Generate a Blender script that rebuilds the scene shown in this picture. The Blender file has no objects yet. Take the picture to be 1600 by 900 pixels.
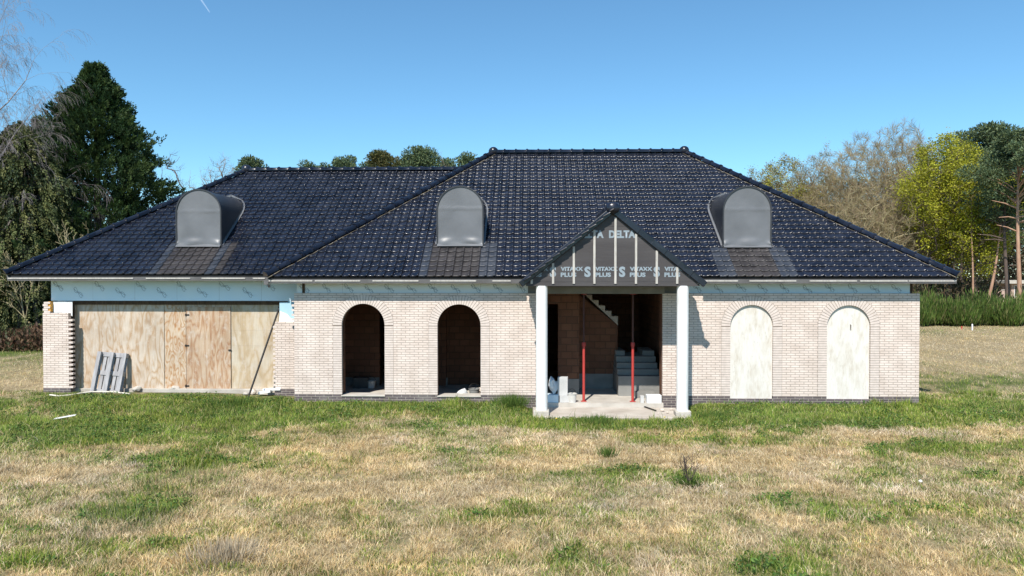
import bpy, bmesh, math, random
import numpy as np
from mathutils import Vector, Matrix

sc = bpy.context.scene
C = sc.collection
R = math.radians
random.seed(7)

# ------------------------------------------------------------------ camera, sky, sun, exposure
F = 1119.6
CAM = Vector((0.0, -18.08, 3.2)); YAW = 0.027; PITCH = -0.016
cam_d = bpy.data.cameras.new('camera'); cam = bpy.data.objects.new('camera', cam_d); C.objects.link(cam)
cam_d.sensor_width = 36.0; cam_d.lens = F / 1600 * 36; cam_d.clip_start = 0.1; cam_d.clip_end = 9000
cam.location = CAM; cam.rotation_euler = (math.pi / 2 + PITCH, 0, YAW)
sc.camera = cam

SUN_EL = R(49.7); SUN_AZ = R(16.7)            # sun stands behind the camera, a little to its left
w = bpy.data.worlds.new('World'); sc.world = w; w.use_nodes = True
nt = w.node_tree; bg = nt.nodes['Background']
sky = nt.nodes.new('ShaderNodeTexSky'); sky.sky_type = 'NISHITA'; sky.sun_disc = False
sky.sun_elevation = SUN_EL; sky.sun_rotation = math.pi + SUN_AZ
sky.altitude = 50; sky.air_density = 1.0; sky.dust_density = 0.0; sky.ozone_density = 10.0
tint = nt.nodes.new('ShaderNodeMix'); tint.data_type = 'RGBA'; tint.blend_type = 'MULTIPLY'; tint.inputs[0].default_value = 1
tint.inputs[7].default_value = (0.97, 1.11, 0.95, 1)      # camera's rendering of blue
nt.links.new(sky.outputs[0], tint.inputs[6]); nt.links.new(tint.outputs[2], bg.inputs[0]); bg.inputs[1].default_value = 0.14
sun_d = bpy.data.lights.new('sun', 'SUN'); sun_d.energy = 5.0; sun_d.angle = R(0.53); sun_d.color = (1, 0.945, 0.855)
sun = bpy.data.objects.new('sun', sun_d); C.objects.link(sun)
sd = Vector((math.sin(SUN_AZ) * math.cos(SUN_EL), math.cos(SUN_AZ) * math.cos(SUN_EL), -math.sin(SUN_EL)))
sun.rotation_euler = sd.to_track_quat('-Z', 'Y').to_euler()
sc.view_settings.view_transform = 'Standard'; sc.view_settings.look = 'None'
sc.view_settings.exposure = 0.35; sc.view_settings.gamma = 1.0; sc.view_settings.use_curve_mapping = False
sc.cycles.use_denoising = True
sc.cycles.max_bounces = 6; sc.cycles.transparent_max_bounces = 8

# ------------------------------------------------------------------ helpers
def _ray(px, py):
    u = (px - 800) / F; v = (450 - py) / F
    cp, sp = math.cos(PITCH), math.sin(PITCH)
    y = cp - sp * v; z = sp + cp * v
    c, s = math.cos(YAW), math.sin(YAW)
    return Vector((c * u - s * y, s * u + c * y, z))
def at(px, py, Y):                     # point of the plane y = Y seen at a photo pixel
    d = _ray(px, py); return CAM + d * ((Y - CAM.y) / d.y)
def atz(px, py, z):                    # point of the plane z seen at a photo pixel
    d = _ray(px, py); return CAM + d * ((z - CAM.z) / d.z)
def X(px, Y, py=540): return at(px, py, Y).x
def Z(py, Y, px=800): return at(px, py, Y).z

def tag(o, label=None, cat=None, group=None, kind=None):
    if label: o['label'] = label
    if cat: o['category'] = cat
    if group: o['group'] = group
    if kind: o['kind'] = kind
    return o
def thing(name, label, cat, loc=(0, 0, 0), group=None, rz=0):
    o = bpy.data.objects.new(name, None); C.objects.link(o); o.location = loc; o.rotation_euler = (0, 0, rz)
    o.empty_display_size = 0.2
    return tag(o, label, cat, group)
def link(name, me, mats, parent=None):
    for m in (mats if isinstance(mats, (list, tuple)) else [mats]): me.materials.append(m)
    o = bpy.data.objects.new(name, me); C.objects.link(o)
    if parent: o.parent = parent
    return o

class MB:
    def __init__(s): s.v = []; s.f = []; s.m = []; s.sm = []
    def face(s, pts, m=0, smooth=False):
        i = len(s.v); s.v.extend([tuple(p) for p in pts]); s.f.append(tuple(range(i, i + len(pts)))); s.m.append(m); s.sm.append(smooth)
    def box(s, x0, x1, y0, y1, z0, z1, m=0):
        i = len(s.v)
        s.v += [(x0, y0, z0), (x1, y0, z0), (x1, y1, z0), (x0, y1, z0), (x0, y0, z1), (x1, y0, z1), (x1, y1, z1), (x0, y1, z1)]
        for q in ((0, 3, 2, 1), (4, 5, 6, 7), (0, 1, 5, 4), (1, 2, 6, 5), (2, 3, 7, 6), (3, 0, 4, 7)):
            s.f.append(tuple(i + k for k in q)); s.m.append(m); s.sm.append(False)
    def bar(s, a, b, wx, wy, up=(0, 0, 1), m=0, taper=1.0):
        a = Vector(a); b = Vector(b); d = (b - a).normalized(); up = Vector(up)
        sx = d.cross(up); sx = sx.normalized() if sx.length > 1e-4 else Vector((1, 0, 0)); sy = sx.cross(d).normalized()
        i = len(s.v)
        for p, t in ((a, 1), (b, taper)):
            for kx, ky in ((-1, -1), (1, -1), (1, 1), (-1, 1)):
                s.v.append(tuple(p + sx * kx * wx / 2 * t + sy * ky * wy / 2 * t))
        for q in ((0, 3, 2, 1), (4, 5, 6, 7), (0, 1, 5, 4), (1, 2, 6, 5), (2, 3, 7, 6), (3, 0, 4, 7)):
            s.f.append(tuple(i + k for k in q)); s.m.append(m); s.sm.append(False)
    def tube(s, pts, rad, n=6, m=0, cap=True):
        pts = [Vector(p) for p in pts]; rings = []
        ref = None
        for k, p in enumerate(pts):
            d = (pts[min(k + 1, len(pts) - 1)] - pts[max(k - 1, 0)])
            d = d.normalized() if d.length > 1e-6 else Vector((0, 0, 1))
            if ref is None: ref = Vector((1, 0, 0)) if abs(d.x) < .9 else Vector((0, 1, 0))
            a = (ref - d * ref.dot(d)).normalized(); b = d.cross(a); ref = a
            i = len(s.v); r = rad[k] if hasattr(rad, '__len__') else rad
            for j in range(n):
                t = 2 * math.pi * j / n
                s.v.append(tuple(p + a * (r * math.cos(t)) + b * (r * math.sin(t))))
            rings.append(i)
        for i, j in zip(rings, rings[1:]):
            for k in range(n):
                s.f.append((i + k, i + (k + 1) % n, j + (k + 1) % n, j + k)); s.m.append(m); s.sm.append(True)
        if cap:
            for i, rev in ((rings[0], True), (rings[-1], False)):
                q = [s.v[i + k] for k in range(n)]; s.face(q[::-1] if rev else q, m)
    def lathe(s, prof, c, n=24, m=0):
        rings = []
        for r, z in prof:
            i = len(s.v); rings.append(i)
            for j in range(n):
                t = 2 * math.pi * j / n
                s.v.append((c[0] + r * math.cos(t), c[1] + r * math.sin(t), c[2] + z))
        for i, j in zip(rings, rings[1:]):
            for k in range(n):
                s.f.append((i + k, i + (k + 1) % n, j + (k + 1) % n, j + k)); s.m.append(m); s.sm.append(True)
        for rg, rev in ((rings[-1], False), (rings[0], True)):
            q = [s.v[rg + k] for k in range(n)]; s.face(q[::-1] if rev else q, m)
    def mesh(s, name):
        me = bpy.data.meshes.new(name); me.from_pydata(s.v, [], s.f)
        me.polygons.foreach_set('material_index', s.m); me.polygons.foreach_set('use_smooth', s.sm); me.update()
        return me
    def build_each(s, name, mats, parent=None, bevel=0):
        out = []
        for i in range(0, len(s.v), 8):                     # boxes only: one object per box
            b = MB(); b.v = s.v[i:i + 8]; j = i // 8 * 6
            b.f = [tuple(k - i for k in f) for f in s.f[j:j + 6]]; b.m = s.m[j:j + 6]; b.sm = s.sm[j:j + 6]
            out.append(b.build(name, mats, parent, bevel))
        return out
    def build(s, name, mats, parent=None, bevel=0):
        o = link(name, s.mesh(name), mats, parent)
        if bevel:
            b = o.modifiers.new('bevel', 'BEVEL'); b.width = bevel; b.segments = 2; b.limit_method = 'ANGLE'; b.angle_limit = R(40)
        return o

# ------------------------------------------------------------------ materials
def newmat(name):
    m = bpy.data.materials.new(name); m.use_nodes = True
    return m, m.node_tree, m.node_tree.nodes['Principled BSDF']
def N(t, typ, **kw):
    n = t.nodes.new(typ)
    for k, v in kw.items(): setattr(n, k, v)
    return n
def mixrgb(t, fac, a, b, mode='MIX'):
    n = N(t, 'ShaderNodeMix', data_type='RGBA', blend_type=mode)
    for inp, v in ((n.inputs[0], fac), (n.inputs[6], a), (n.inputs[7], b)):
        if hasattr(v, 'is_linked') or hasattr(v, 'links'): t.links.new(v, inp)
        elif isinstance(v, (int, float)): inp.default_value = v
        else: inp.default_value = (*v, 1) if len(v) == 3 else v
    return n.outputs[2]
def noise(t, scale, detail=4, vec=None, rough=.55, dist=0):
    n = N(t, 'ShaderNodeTexNoise'); n.inputs['Scale'].default_value = scale; n.inputs['Detail'].default_value = detail
    n.inputs['Roughness'].default_value = rough; n.inputs['Distortion'].default_value = dist
    if vec is None:
        vec = N(t, 'ShaderNodeTexCoord').outputs['Object']
    t.links.new(vec, n.inputs['Vector']); return n.outputs['Fac']
def ramp(t, fac, stops):
    r = N(t, 'ShaderNodeValToRGB'); e = r.color_ramp.elements
    while len(e) < len(stops): e.new(0.5)
    for k, (p, c) in enumerate(stops):
        e[k].position = p; e[k].color = (*c, 1) if len(c) == 3 else c
    t.links.new(fac, r.inputs[0]); return r.outputs[0]
def bump(t, h, b, strength=.3, dist=.01):
    n = N(t, 'ShaderNodeBump'); n.inputs['Strength'].default_value = strength; n.inputs['Distance'].default_value = dist
    t.links.new(h, n.inputs['Height']); t.links.new(n.outputs[0], b.inputs['Normal'])
def scaled(t, sx, sy, sz):
    tc = N(t, 'ShaderNodeTexCoord'); mp = N(t, 'ShaderNodeMapping'); mp.inputs['Scale'].default_value = (sx, sy, sz)
    t.links.new(tc.outputs['Object'], mp.inputs['Vector']); return mp.outputs[0]
def plain(name, c1, c2=None, scale=4, rough=.7, bmp=0, bscale=40, spec=.4, coat=0, metal=0, stretch=None):
    m, t, b = newmat(name)
    b.inputs['Roughness'].default_value = rough; b.inputs['Specular IOR Level'].default_value = spec
    b.inputs['Coat Weight'].default_value = coat; b.inputs['Coat Roughness'].default_value = .12; b.inputs['Metallic'].default_value = metal
    vec = scaled(t, *stretch) if stretch else None
    f = noise(t, scale, 6, vec)
    c = ramp(t, f, [(.32, c1), (.68, c2 or c1)])
    t.links.new(c, b.inputs['Base Color'])
    if bmp: bump(t, noise(t, bscale, 5, vec), b, bmp)
    return m
def brick_vec(t, dx=0, dz=0):
    tc = N(t, 'ShaderNodeTexCoord'); s = N(t, 'ShaderNodeSeparateXYZ'); t.links.new(tc.outputs['Object'], s.inputs[0])
    a = N(t, 'ShaderNodeMath', operation='ADD'); t.links.new(s.outputs[0], a.inputs[0]); t.links.new(s.outputs[1], a.inputs[1])
    a2 = N(t, 'ShaderNodeMath', operation='ADD'); t.links.new(a.outputs[0], a2.inputs[0]); a2.inputs[1].default_value = dx
    z2 = N(t, 'ShaderNodeMath', operation='ADD'); t.links.new(s.outputs[2], z2.inputs[0]); z2.inputs[1].default_value = dz
    c = N(t, 'ShaderNodeCombineXYZ'); t.links.new(a2.outputs[0], c.inputs[0]); t.links.new(z2.outputs[0], c.inputs[1])
    return c.outputs[0]
def brickmat(name, c1, c2, mortar, wd=.22, hh=.06, ms=.006, off=.5, dx=0, dz=0, stain=None, bstr=.8):
    m, t, b = newmat(name); b.inputs['Roughness'].default_value = .85; b.inputs['Specular IOR Level'].default_value = .25
    v = brick_vec(t, dx, dz)
    br = N(t, 'ShaderNodeTexBrick'); br.offset = off; br.offset_frequency = 2
    for k, val in (('Scale', 1), ('Mortar Size', ms), ('Mortar Smooth', .15), ('Bias', 0), ('Brick Width', wd), ('Row Height', hh)): br.inputs[k].default_value = val
    br.inputs['Color1'].default_value = (*c1, 1); br.inputs['Color2'].default_value = (*c2, 1); br.inputs['Mortar'].default_value = (*mortar, 1)
    t.links.new(v, br.inputs['Vector'])
    col = mixrgb(t, .55, br.outputs['Color'], ramp(t, noise(t, 2.2, 8), [(.3, (.62, .58, .54)), (.65, (1, 1, 1))]), 'MULTIPLY')
    if stain:
        col = mixrgb(t, ramp(t, noise(t, .9, 7), [(.56, (0, 0, 0)), (.75, (.8, .8, .8))]), col, stain)
    t.links.new(col, b.inputs['Base Color'])
    inv = N(t, 'ShaderNodeMath', operation='SUBTRACT'); inv.inputs[0].default_value = 1; t.links.new(br.outputs['Fac'], inv.inputs[1])
    ad = N(t, 'ShaderNodeMath', operation='MULTIPLY_ADD'); t.links.new(noise(t, 60, 3), ad.inputs[0]); ad.inputs[1].default_value = .3; t.links.new(inv.outputs[0], ad.inputs[2])
    bump(t, ad.outputs[0], b, bstr, .008)
    return m
def attrmat(name, rough=.65, trans=.3, spec=.25, nz=0.35, nscale=14):
    m, t, b = newmat(name); b.inputs['Roughness'].default_value = rough; b.inputs['Specular IOR Level'].default_value = spec
    a = N(t, 'ShaderNodeAttribute'); a.attribute_name = 'col'
    col = a.outputs['Color']
    if nz: col = mixrgb(t, nz, col, ramp(t, noise(t, nscale, 5), [(.3, (.35, .35, .35)), (.7, (1.3, 1.3, 1.3))]), 'MULTIPLY')
    t.links.new(col, b.inputs['Base Color'])
    if trans:
        tr = N(t, 'ShaderNodeBsdfTranslucent'); mx = N(t, 'ShaderNodeMixShader'); mx.inputs[0].default_value = trans
        t.links.new(col, tr.inputs[0]); t.links.new(b.outputs[0], mx.inputs[1]); t.links.new(tr.outputs[0], mx.inputs[2])
        t.links.new(mx.outputs[0], t.nodes['Material Output'].inputs[0])
    return m
def plymat(name, tones, gx=5.0, gz=.75, bands=7.0, seed=0.0, lines=None):
    m, t, b = newmat(name); b.inputs['Roughness'].default_value = .75; b.inputs['Specular IOR Level'].default_value = .25
    tc = N(t, 'ShaderNodeTexCoord'); mp = N(t, 'ShaderNodeMapping'); mp.inputs['Scale'].default_value = (gx, gx, gz); mp.inputs['Location'].default_value = (seed, 0, seed * .7)
    t.links.new(tc.outputs['Object'], mp.inputs['Vector'])
    f = noise(t, .8, 2.5, mp.outputs[0], .45, .35)
    mu = N(t, 'ShaderNodeMath', operation='MULTIPLY'); t.links.new(f, mu.inputs[0]); mu.inputs[1].default_value = bands
    pp = N(t, 'ShaderNodeMath', operation='PINGPONG'); t.links.new(mu.outputs[0], pp.inputs[0]); pp.inputs[1].default_value = .5
    m2 = N(t, 'ShaderNodeMath', operation='MULTIPLY'); t.links.new(pp.outputs[0], m2.inputs[0]); m2.inputs[1].default_value = 2
    col = ramp(t, m2.outputs[0], [(0, tones[0]), (.35, tones[1]), (.8, tones[2]), (1, tones[2])])
    col = mixrgb(t, .5, col, ramp(t, noise(t, 1.5, 8), [(.3, (.6, .55, .5)), (.6, (1, 1, 1))]), 'MULTIPLY')
    col = mixrgb(t, ramp(t, noise(t, .8, 6, None, .6), [(.52, (0, 0, 0)), (.72, (.55, .55, .55))]), col, (.43, .38, .33))
    col = mixrgb(t, ramp(t, noise(t, 5.0, 8, scaled(t, 1.6, 1.6, .35), .66), [(.50, (0, 0, 0)), (.66, (.75, .75, .75))]), col, tones[0])
    col = mixrgb(t, ramp(t, noise(t, 8, 8, scaled(t, 1, 1, .5), .72), [(.52, (0, 0, 0)), (.66, (.7, .7, .7))]), col, (.60, .53, .46))
    col = mixrgb(t, .35, col, ramp(t, noise(t, 30, 3, scaled(t, 3, 3, .12)), [(.3, (.6, .6, .6)), (.7, (1.1, 1.1, 1.1))]), 'MULTIPLY')
    t.links.new(col, b.inputs['Base Color']); bump(t, noise(t, 30, 4, scaled(t, 3, 3, .15)), b, .25)
    return m

M = {}
M['brick'] = brickmat('cream_brick', (.785, .675, .61), (.745, .635, .57), (.47, .39, .34), dz=-.2, ms=.008)
M['jamb'] = brickmat('cream_brick_jamb', (.75, .655, .57), (.69, .595, .51), (.27, .205, .16), wd=.40, off=0, dz=-.2, ms=.0065)
M['vous'] = plain('cream_brick_arch', (.57, .485, .435), (.70, .605, .55), 8, .85, .3, 60)
M['mortar'] = plain('grey_mortar', (.19, .15, .12), (.26, .21, .17), 10, .9, .3, 60)
M['plinth'] = brickmat('dark_plinth_brick', (.16, .13, .135), (.10, .085, .09), (.42, .38, .34), dz=.04, ms=.006, stain=(.26, .24, .22))
M['topbrick'] = M['brick']
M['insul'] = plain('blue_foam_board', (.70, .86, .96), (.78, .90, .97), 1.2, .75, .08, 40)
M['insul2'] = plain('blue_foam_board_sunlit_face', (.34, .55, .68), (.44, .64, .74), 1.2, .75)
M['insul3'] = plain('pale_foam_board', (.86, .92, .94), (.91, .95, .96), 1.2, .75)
M['ink'] = plain('dark_print', (.18, .24, .28), (.30, .38, .43), 8, .7)
M['foam'] = plain('white_foam', (.78, .78, .78), (.88, .88, .87), 3, .8, .3, 60)
M['black'] = plain('black_void_edge', (.012, .012, .013), (.02, .02, .02), 5, .7)
M['darkwood'] = plain('dark_wood', (.055, .035, .022), (.11, .07, .045), 3, .8, .3, 30, stretch=(8, 8, .6))
M['tile'] = None
M['white'] = plain('white_column_paint', (.80, .80, .79), (.86, .86, .85), 2, .6, .05, 30)
_m = M['white']; _t = _m.node_tree; _b = _t.nodes['Principled BSDF']; _l = _b.inputs['Base Color'].links[0].from_socket
_c = mixrgb(_t, ramp(_t, noise(_t, 3.5, 9, scaled(_t, 1, 1, .35), .7), [(.52, (0, 0, 0)), (.72, (.5, .5, .5))]), _l, (.55, .52, .47)); _t.links.new(_c, _b.inputs['Base Color'])
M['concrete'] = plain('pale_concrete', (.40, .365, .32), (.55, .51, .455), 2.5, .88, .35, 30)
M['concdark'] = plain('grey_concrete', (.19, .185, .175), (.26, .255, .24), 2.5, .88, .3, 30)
M['slab'] = plain('porch_slab', (.36, .31, .26), (.55, .50, .44), 1.6, .9, .4, 30)
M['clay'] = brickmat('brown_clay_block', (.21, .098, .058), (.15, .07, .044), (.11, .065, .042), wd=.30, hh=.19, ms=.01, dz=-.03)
M['membrane'] = plain('grey_roofing_membrane', (.125, .130, .140), (.165, .170, .182), 1.6, .42, .25, 7, .4)
M['hood'] = plain('dark_roofing_membrane', (.026, .027, .031), (.042, .042, .047), 2, .42, .2, 8, .5)
M['wrap'] = plain('dark_gable_wrap', (.052, .046, .047), (.074, .067, .068), 1.3, .6, .35, 9, stretch=(.5, 1, 3))
M['print'] = plain('grey_blue_print', (.24, .29, .33), (.27, .32, .36), 6, .6)
M['batten'] = plain('pale_timber', (.38, .355, .32), (.56, .53, .49), 4, .8, .2, 40, stretch=(6, 6, 1))
M['fascia'] = plain('grey_fascia_film', (.085, .08, .08), (.14, .135, .135), 2.5, .6, .2, 20)
M['red'] = plain('red_prop_paint', (.48, .05, .04), (.38, .045, .04), 8, .5, .15, 40)
M['shadedred'] = plain('shaded_red_tube', (.05, .018, .014), (.09, .03, .024), 8, .6)  # near-black red: the hall's shade is put into the upper prop tube's colour
M['steel'] = plain('black_steel', (.012, .011, .011), (.03, .025, .022), 12, .5, .2, 50)
M['pallet'] = plain('weathered_pallet_wood', (.27, .26, .27), (.42, .41, .42), 3, .85, .4, 30, stretch=(4, 4, 1))
M['cable'] = plain('pale_hose', (.62, .56, .46), (.74, .69, .60), 4, .7, .2, 30)
M['aerated'] = plain('aerated_block', (.44, .44, .43), (.56, .55, .54), 4, .9, .3, 60)
M['bucket'] = plain('dirty_white_plastic', (.52, .50, .46), (.66, .65, .62), 6, .5, .1, 40)
M['darkplastic'] = plain('dark_plastic', (.03, .03, .032), (.06, .06, .06), 6, .5)
M['rubble'] = plain('rubble', (.46, .38, .31), (.66, .60, .54), 9, .9, .5, 40)
M['sack'] = plain('white_sack', (.70, .70, .71), (.80, .80, .80), 4, .8, .5, 18)
M['bluesack'] = plain('pale_blue_foam', (.50, .62, .70), (.62, .72, .78), 4, .8, .2, 30)
M['arch_board'] = None
M['bark'] = plain('grey_brown_bark', (.12, .095, .07), (.23, .19, .15), 3, .9, .5, 12, stretch=(4, 4, 1))
M['twig'] = plain('pale_twig_bark', (.30, .25, .14), (.42, .36, .22), 1, .9)
M['twig2'] = plain('warm_twig_bark', (.22, .165, .125), (.30, .23, .18), 1, .9)
M['twig3'] = plain('birch_twig_bark', (.20, .17, .17), (.34, .30, .29), 1, .9)
M['redbark'] = plain('red_pine_bark', (.30, .165, .105), (.46, .29, .20), 1.5, .85, .5, 8, stretch=(3, 3, 1))
M['darkbark'] = plain('dark_pine_bark', (.075, .055, .045), (.14, .10, .08), 2, .9, .5, 10, stretch=(4, 4, 1))
M['leaf'] = attrmat('leaf', .6, .3)
M['needle'] = attrmat('needle', .6, .2, nz=.2, nscale=2)
M['blade'] = attrmat('grass_blade', .65, .25, nz=0)
M['soil'] = attrmat('turf_ground', .95, 0, .1, nz=.75, nscale=9)
M['house2'] = plain('pink_brick_far', (.42, .30, .25), (.50, .37, .31), 3, .85)
M['whiteboard'] = plain('white_board', (.72, .72, .70), (.82, .82, .80), 4, .7)
M['glass'] = plain('dark_glass', (.015, .018, .02), (.03, .03, .035), 3, .08, spec=.6)
M['beige'] = plain('beige_foam_strip', (.08, .07, .055), (.28, .235, .165), 14, .8, .3, 50)
M['ply1'] = plymat('plywood_pale', [(.46, .31, .19), (.57, .45, .34), (.63, .535, .44)], 4.0, 1.1, 7.0, 3.1)
M['ply2'] = plymat('plywood_orange', [(.43, .22, .10), (.57, .41, .27), (.63, .51, .39)], 5.5, 2.2, 8.0, 8.4)
M['ply3'] = plymat('plywood_red', [(.40, .22, .12), (.52, .36, .24), (.58, .44, .32)], 3.6, .8, 9.0, 15.3)
M['ply4'] = plymat('plywood_yellow', [(.49, .37, .235), (.58, .475, .35), (.62, .54, .43)], 2.6, .8, 5.0, 22.7)

def tilemat(name, c1, c2, rough, coat):
    m, t, b = newmat(name)
    tc = N(t, 'ShaderNodeTexCoord')
    vor = N(t, 'ShaderNodeTexVoronoi'); vor.inputs['Scale'].default_value = 3.2; t.links.new(tc.outputs['Object'], vor.inputs['Vector'])
    sep = N(t, 'ShaderNodeSeparateColor'); t.links.new(vor.outputs['Color'], sep.inputs[0])
    c = mixrgb(t, sep.outputs[0], c1, c2)
    dirt = ramp(t, noise(t, 1.1, 8, None, .65), [(.55, (0, 0, 0)), (.8, (.15, .15, .15))])
    c = mixrgb(t, dirt, c, (.05, .048, .046))
    t.links.new(c, b.inputs['Base Color'])
    rr = N(t, 'ShaderNodeMapRange'); t.links.new(noise(t, 6, 4), rr.inputs[0]); rr.inputs[1].default_value = .3; rr.inputs[2].default_value = .7
    rr.inputs[3].default_value = rough * .7; rr.inputs[4].default_value = rough * 1.4; t.links.new(rr.outputs[0], b.inputs['Roughness'])
    b.inputs['Specular IOR Level'].default_value = .36; b.inputs['Coat Weight'].default_value = coat; b.inputs['Coat Roughness'].default_value = .17
    bump(t, noise(t, 14, 3), b, .12, .01)
    return m
M['tile'] = tilemat('black_glazed_tile', (.004, .005, .011), (.014, .0165, .028), .30, .34)
M['tiledusty'] = tilemat('dusty_brown_tile', (.024, .021, .022), (.044, .039, .040), .45, 0)
M['tilegrey'] = tilemat('tile_under_grey_sealant', (.026, .031, .043), (.042, .048, .062), .36, 0)
m, t, b = newmat('weathered_white_panel'); b.inputs['Roughness'].default_value = .8
c = ramp(t, noise(t, 3.0, 8, scaled(t, 2.5, 2.5, .8), .65), [(.22, (.48, .41, .33)), (.40, (.63, .585, .52)), (.55, (.70, .67, .625)), (.8, (.68, .66, .63))])
c = mixrgb(t, ramp(t, noise(t, 9, 7, scaled(t, 1.6, 1.6, .5), .7), [(.60, (0, 0, 0)), (.74, (.6, .6, .6))]), c, (.30, .26, .21))
c = mixrgb(t, .5, c, ramp(t, noise(t, 22, 5, scaled(t, 2.5, 2.5, .25)), [(.30, (.80, .78, .76)), (.6, (1.03, 1.03, 1.03))]), 'MULTIPLY')
t.links.new(c, b.inputs['Base Color']); bump(t, noise(t, 20, 4, scaled(t, 3, 3, .5)), b, .2)
M['arch_board'] = m

# ------------------------------------------------------------------ numpy noise for the ground cover
_rng = np.random.default_rng(11)
_lat = _rng.random((256, 256))
def vnoise(x, y):
    xi = np.floor(x).astype(int); yi = np.floor(y).astype(int); fx = x - xi; fy = y - yi
    fx = fx * fx * (3 - 2 * fx); fy = fy * fy * (3 - 2 * fy)
    g = lambda a, b: _lat[a & 255, b & 255]
    return (g(xi, yi) * (1 - fx) + g(xi + 1, yi) * fx) * (1 - fy) + (g(xi, yi + 1) * (1 - fx) + g(xi + 1, yi + 1) * fx) * fy
def fbm(x, y, o=4):
    s = 0; a = .5; t = 0
    for k in range(o):
        s = s + a * vnoise(x * 2 ** k + 17.3 * k, y * 2 ** k + 5.1 * k); t += a; a *= .55
    return s / t
def sst(e0, e1, x):
    q = np.clip((x - e0) / (e1 - e0), 0, 1); return q * q * (3 - 2 * q)
def ground_z(x, y):
    x = np.asarray(x, float); y = np.asarray(y, float)
    z = -.12 + .13 * sst(-1.7, -.15, y) + .07 * sst(-6, -9, x) * sst(-1.6, .2, y)
    z = z + .05 * (fbm(x * .6, y * .6, 3) - .5) * 2 * sst(-.4, -3, y) + .25 * (fbm(x * .05, y * .05, 2) - .5) * sst(20, 60, np.hypot(x, y))
    pz = sst(.6, .2, np.abs(x - 1.9) - 1.7) * sst(-1.9, -1.4, y)
    z = z * (1 - pz) + (-.14) * pz
    return z
WX0, WX1 = -13.4, 9.9
# patches of green turf: centre (photo pixel on the ground), half sizes in metres, weight
_gp = []
for px, py, rx, ry, wt in [
    (60, 672, 2.6, 1.3, .95), (190, 668, 2.4, 1.0, .95), (290, 655, 2.2, .8, .9), (400, 660, 1.8, .8, .8), (390, 690, 1.2, .7, .55),
    (520, 640, 3.0, .8, .8), (700, 641, 3.0, .7, .85), (800, 640, 1.2, .5, 1), (860, 664, 2.0, .5, .95), (980, 662, 2.5, .6, 1), (1120, 650, 2.0, .9, 1), (1250, 652, 2.5, 1.0, .9), (1400, 655, 2.6, 1.0, .8), (1540, 640, 3, 1.0, .6),
    (270, 735, .9, .8, .5), (310, 720, .8, .6, .45), (190, 800, .75, .45, .5), (240, 775, .6, .5, .5), (150, 690, 1.2, .4, .6), (1300, 800, 1.5, .45, .38), (1380, 850, .7, .5, .35), (1200, 780, .8, .4, .3),
    (1500, 700, 2.0, .5, .55), (1100, 685, 1.5, .5, .5), (950, 745, .7, .5, .6), (1080, 748, .35, .25, .7), (1230, 890, .5, .3, .35), (890, 880, .5, .3, .3), (40, 880, .5, .3, .5), (240, 850, .9, .35, .5),
    (30, 555, 3.0, 3.5, .75), (1500, 605, 3.0, 1.6, .6), (1570, 625, 2.5, 1.0, .5), (240, 628, 3.0, .6, .75), (120, 640, 2.5, .5, .6)]:
    p = atz(px, py, -.1); _gp.append((p.x, p.y, rx, ry, wt))
_dp = []
for px, py, rx, ry, wt in [(110, 735, 1.5, .6, .8), (25, 610, 1.6, 1.3, .7), (1500, 545, 8, 8, .7), (900, 720, .9, .5, .5), (1180, 720, 2.0, .6, .5), (560, 760, 2.5, .6, .4), (420, 850, 1.2, .4, .5), (1040, 700, .4, .3, .5), (1320, 760, 1.4, .4, .3), (330, 650, .01, .01, 0)]:
    p = atz(px, py, -.1); _dp.append((p.x, p.y, rx, ry, wt))
def greenness(x, y):
    n = fbm(x * .9 + 3, y * 1.1 + 8, 4); n2 = fbm(x * 3.1, y * 3.1 + 40, 3)
    g = .26 + 1.3 * (n - .5) + .9 * (n2 - .5)
    for cx, cy, rx, ry, wt in _gp:
        wob = 1 + .9 * (n2 - .5); q = ((x - cx) / rx) ** 2 + ((y - cy) / ry) ** 2
        g = g + wt * np.exp(-q * 1.1) * wob
    for cx, cy, rx, ry, wt in _dp:
        q = ((x - cx) / rx) ** 2 + ((y - cy) / ry) ** 2
        g = g - wt * np.exp(-q * 1.1)
    g = g + (.08 + .55 * fbm(x * 1.3 + 70, y * 1.6, 3)) * sst(-2.6, -.6, y) * sst(14, 10, np.abs(x)) * sst(.5, .2, y)
    return np.clip(g, 0, 1)
STRAW = np.array([(.56, .42, .235), (.66, .52, .32), (.47, .33, .165), (.54, .44, .22), (.72, .60, .40), (.36, .24, .12)])
GREEN = np.array([(.14, .22, .028), (.20, .28, .04), (.27, .32, .06), (.10, .165, .025), (.32, .34, .085), (.07, .13, .022)])

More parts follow.
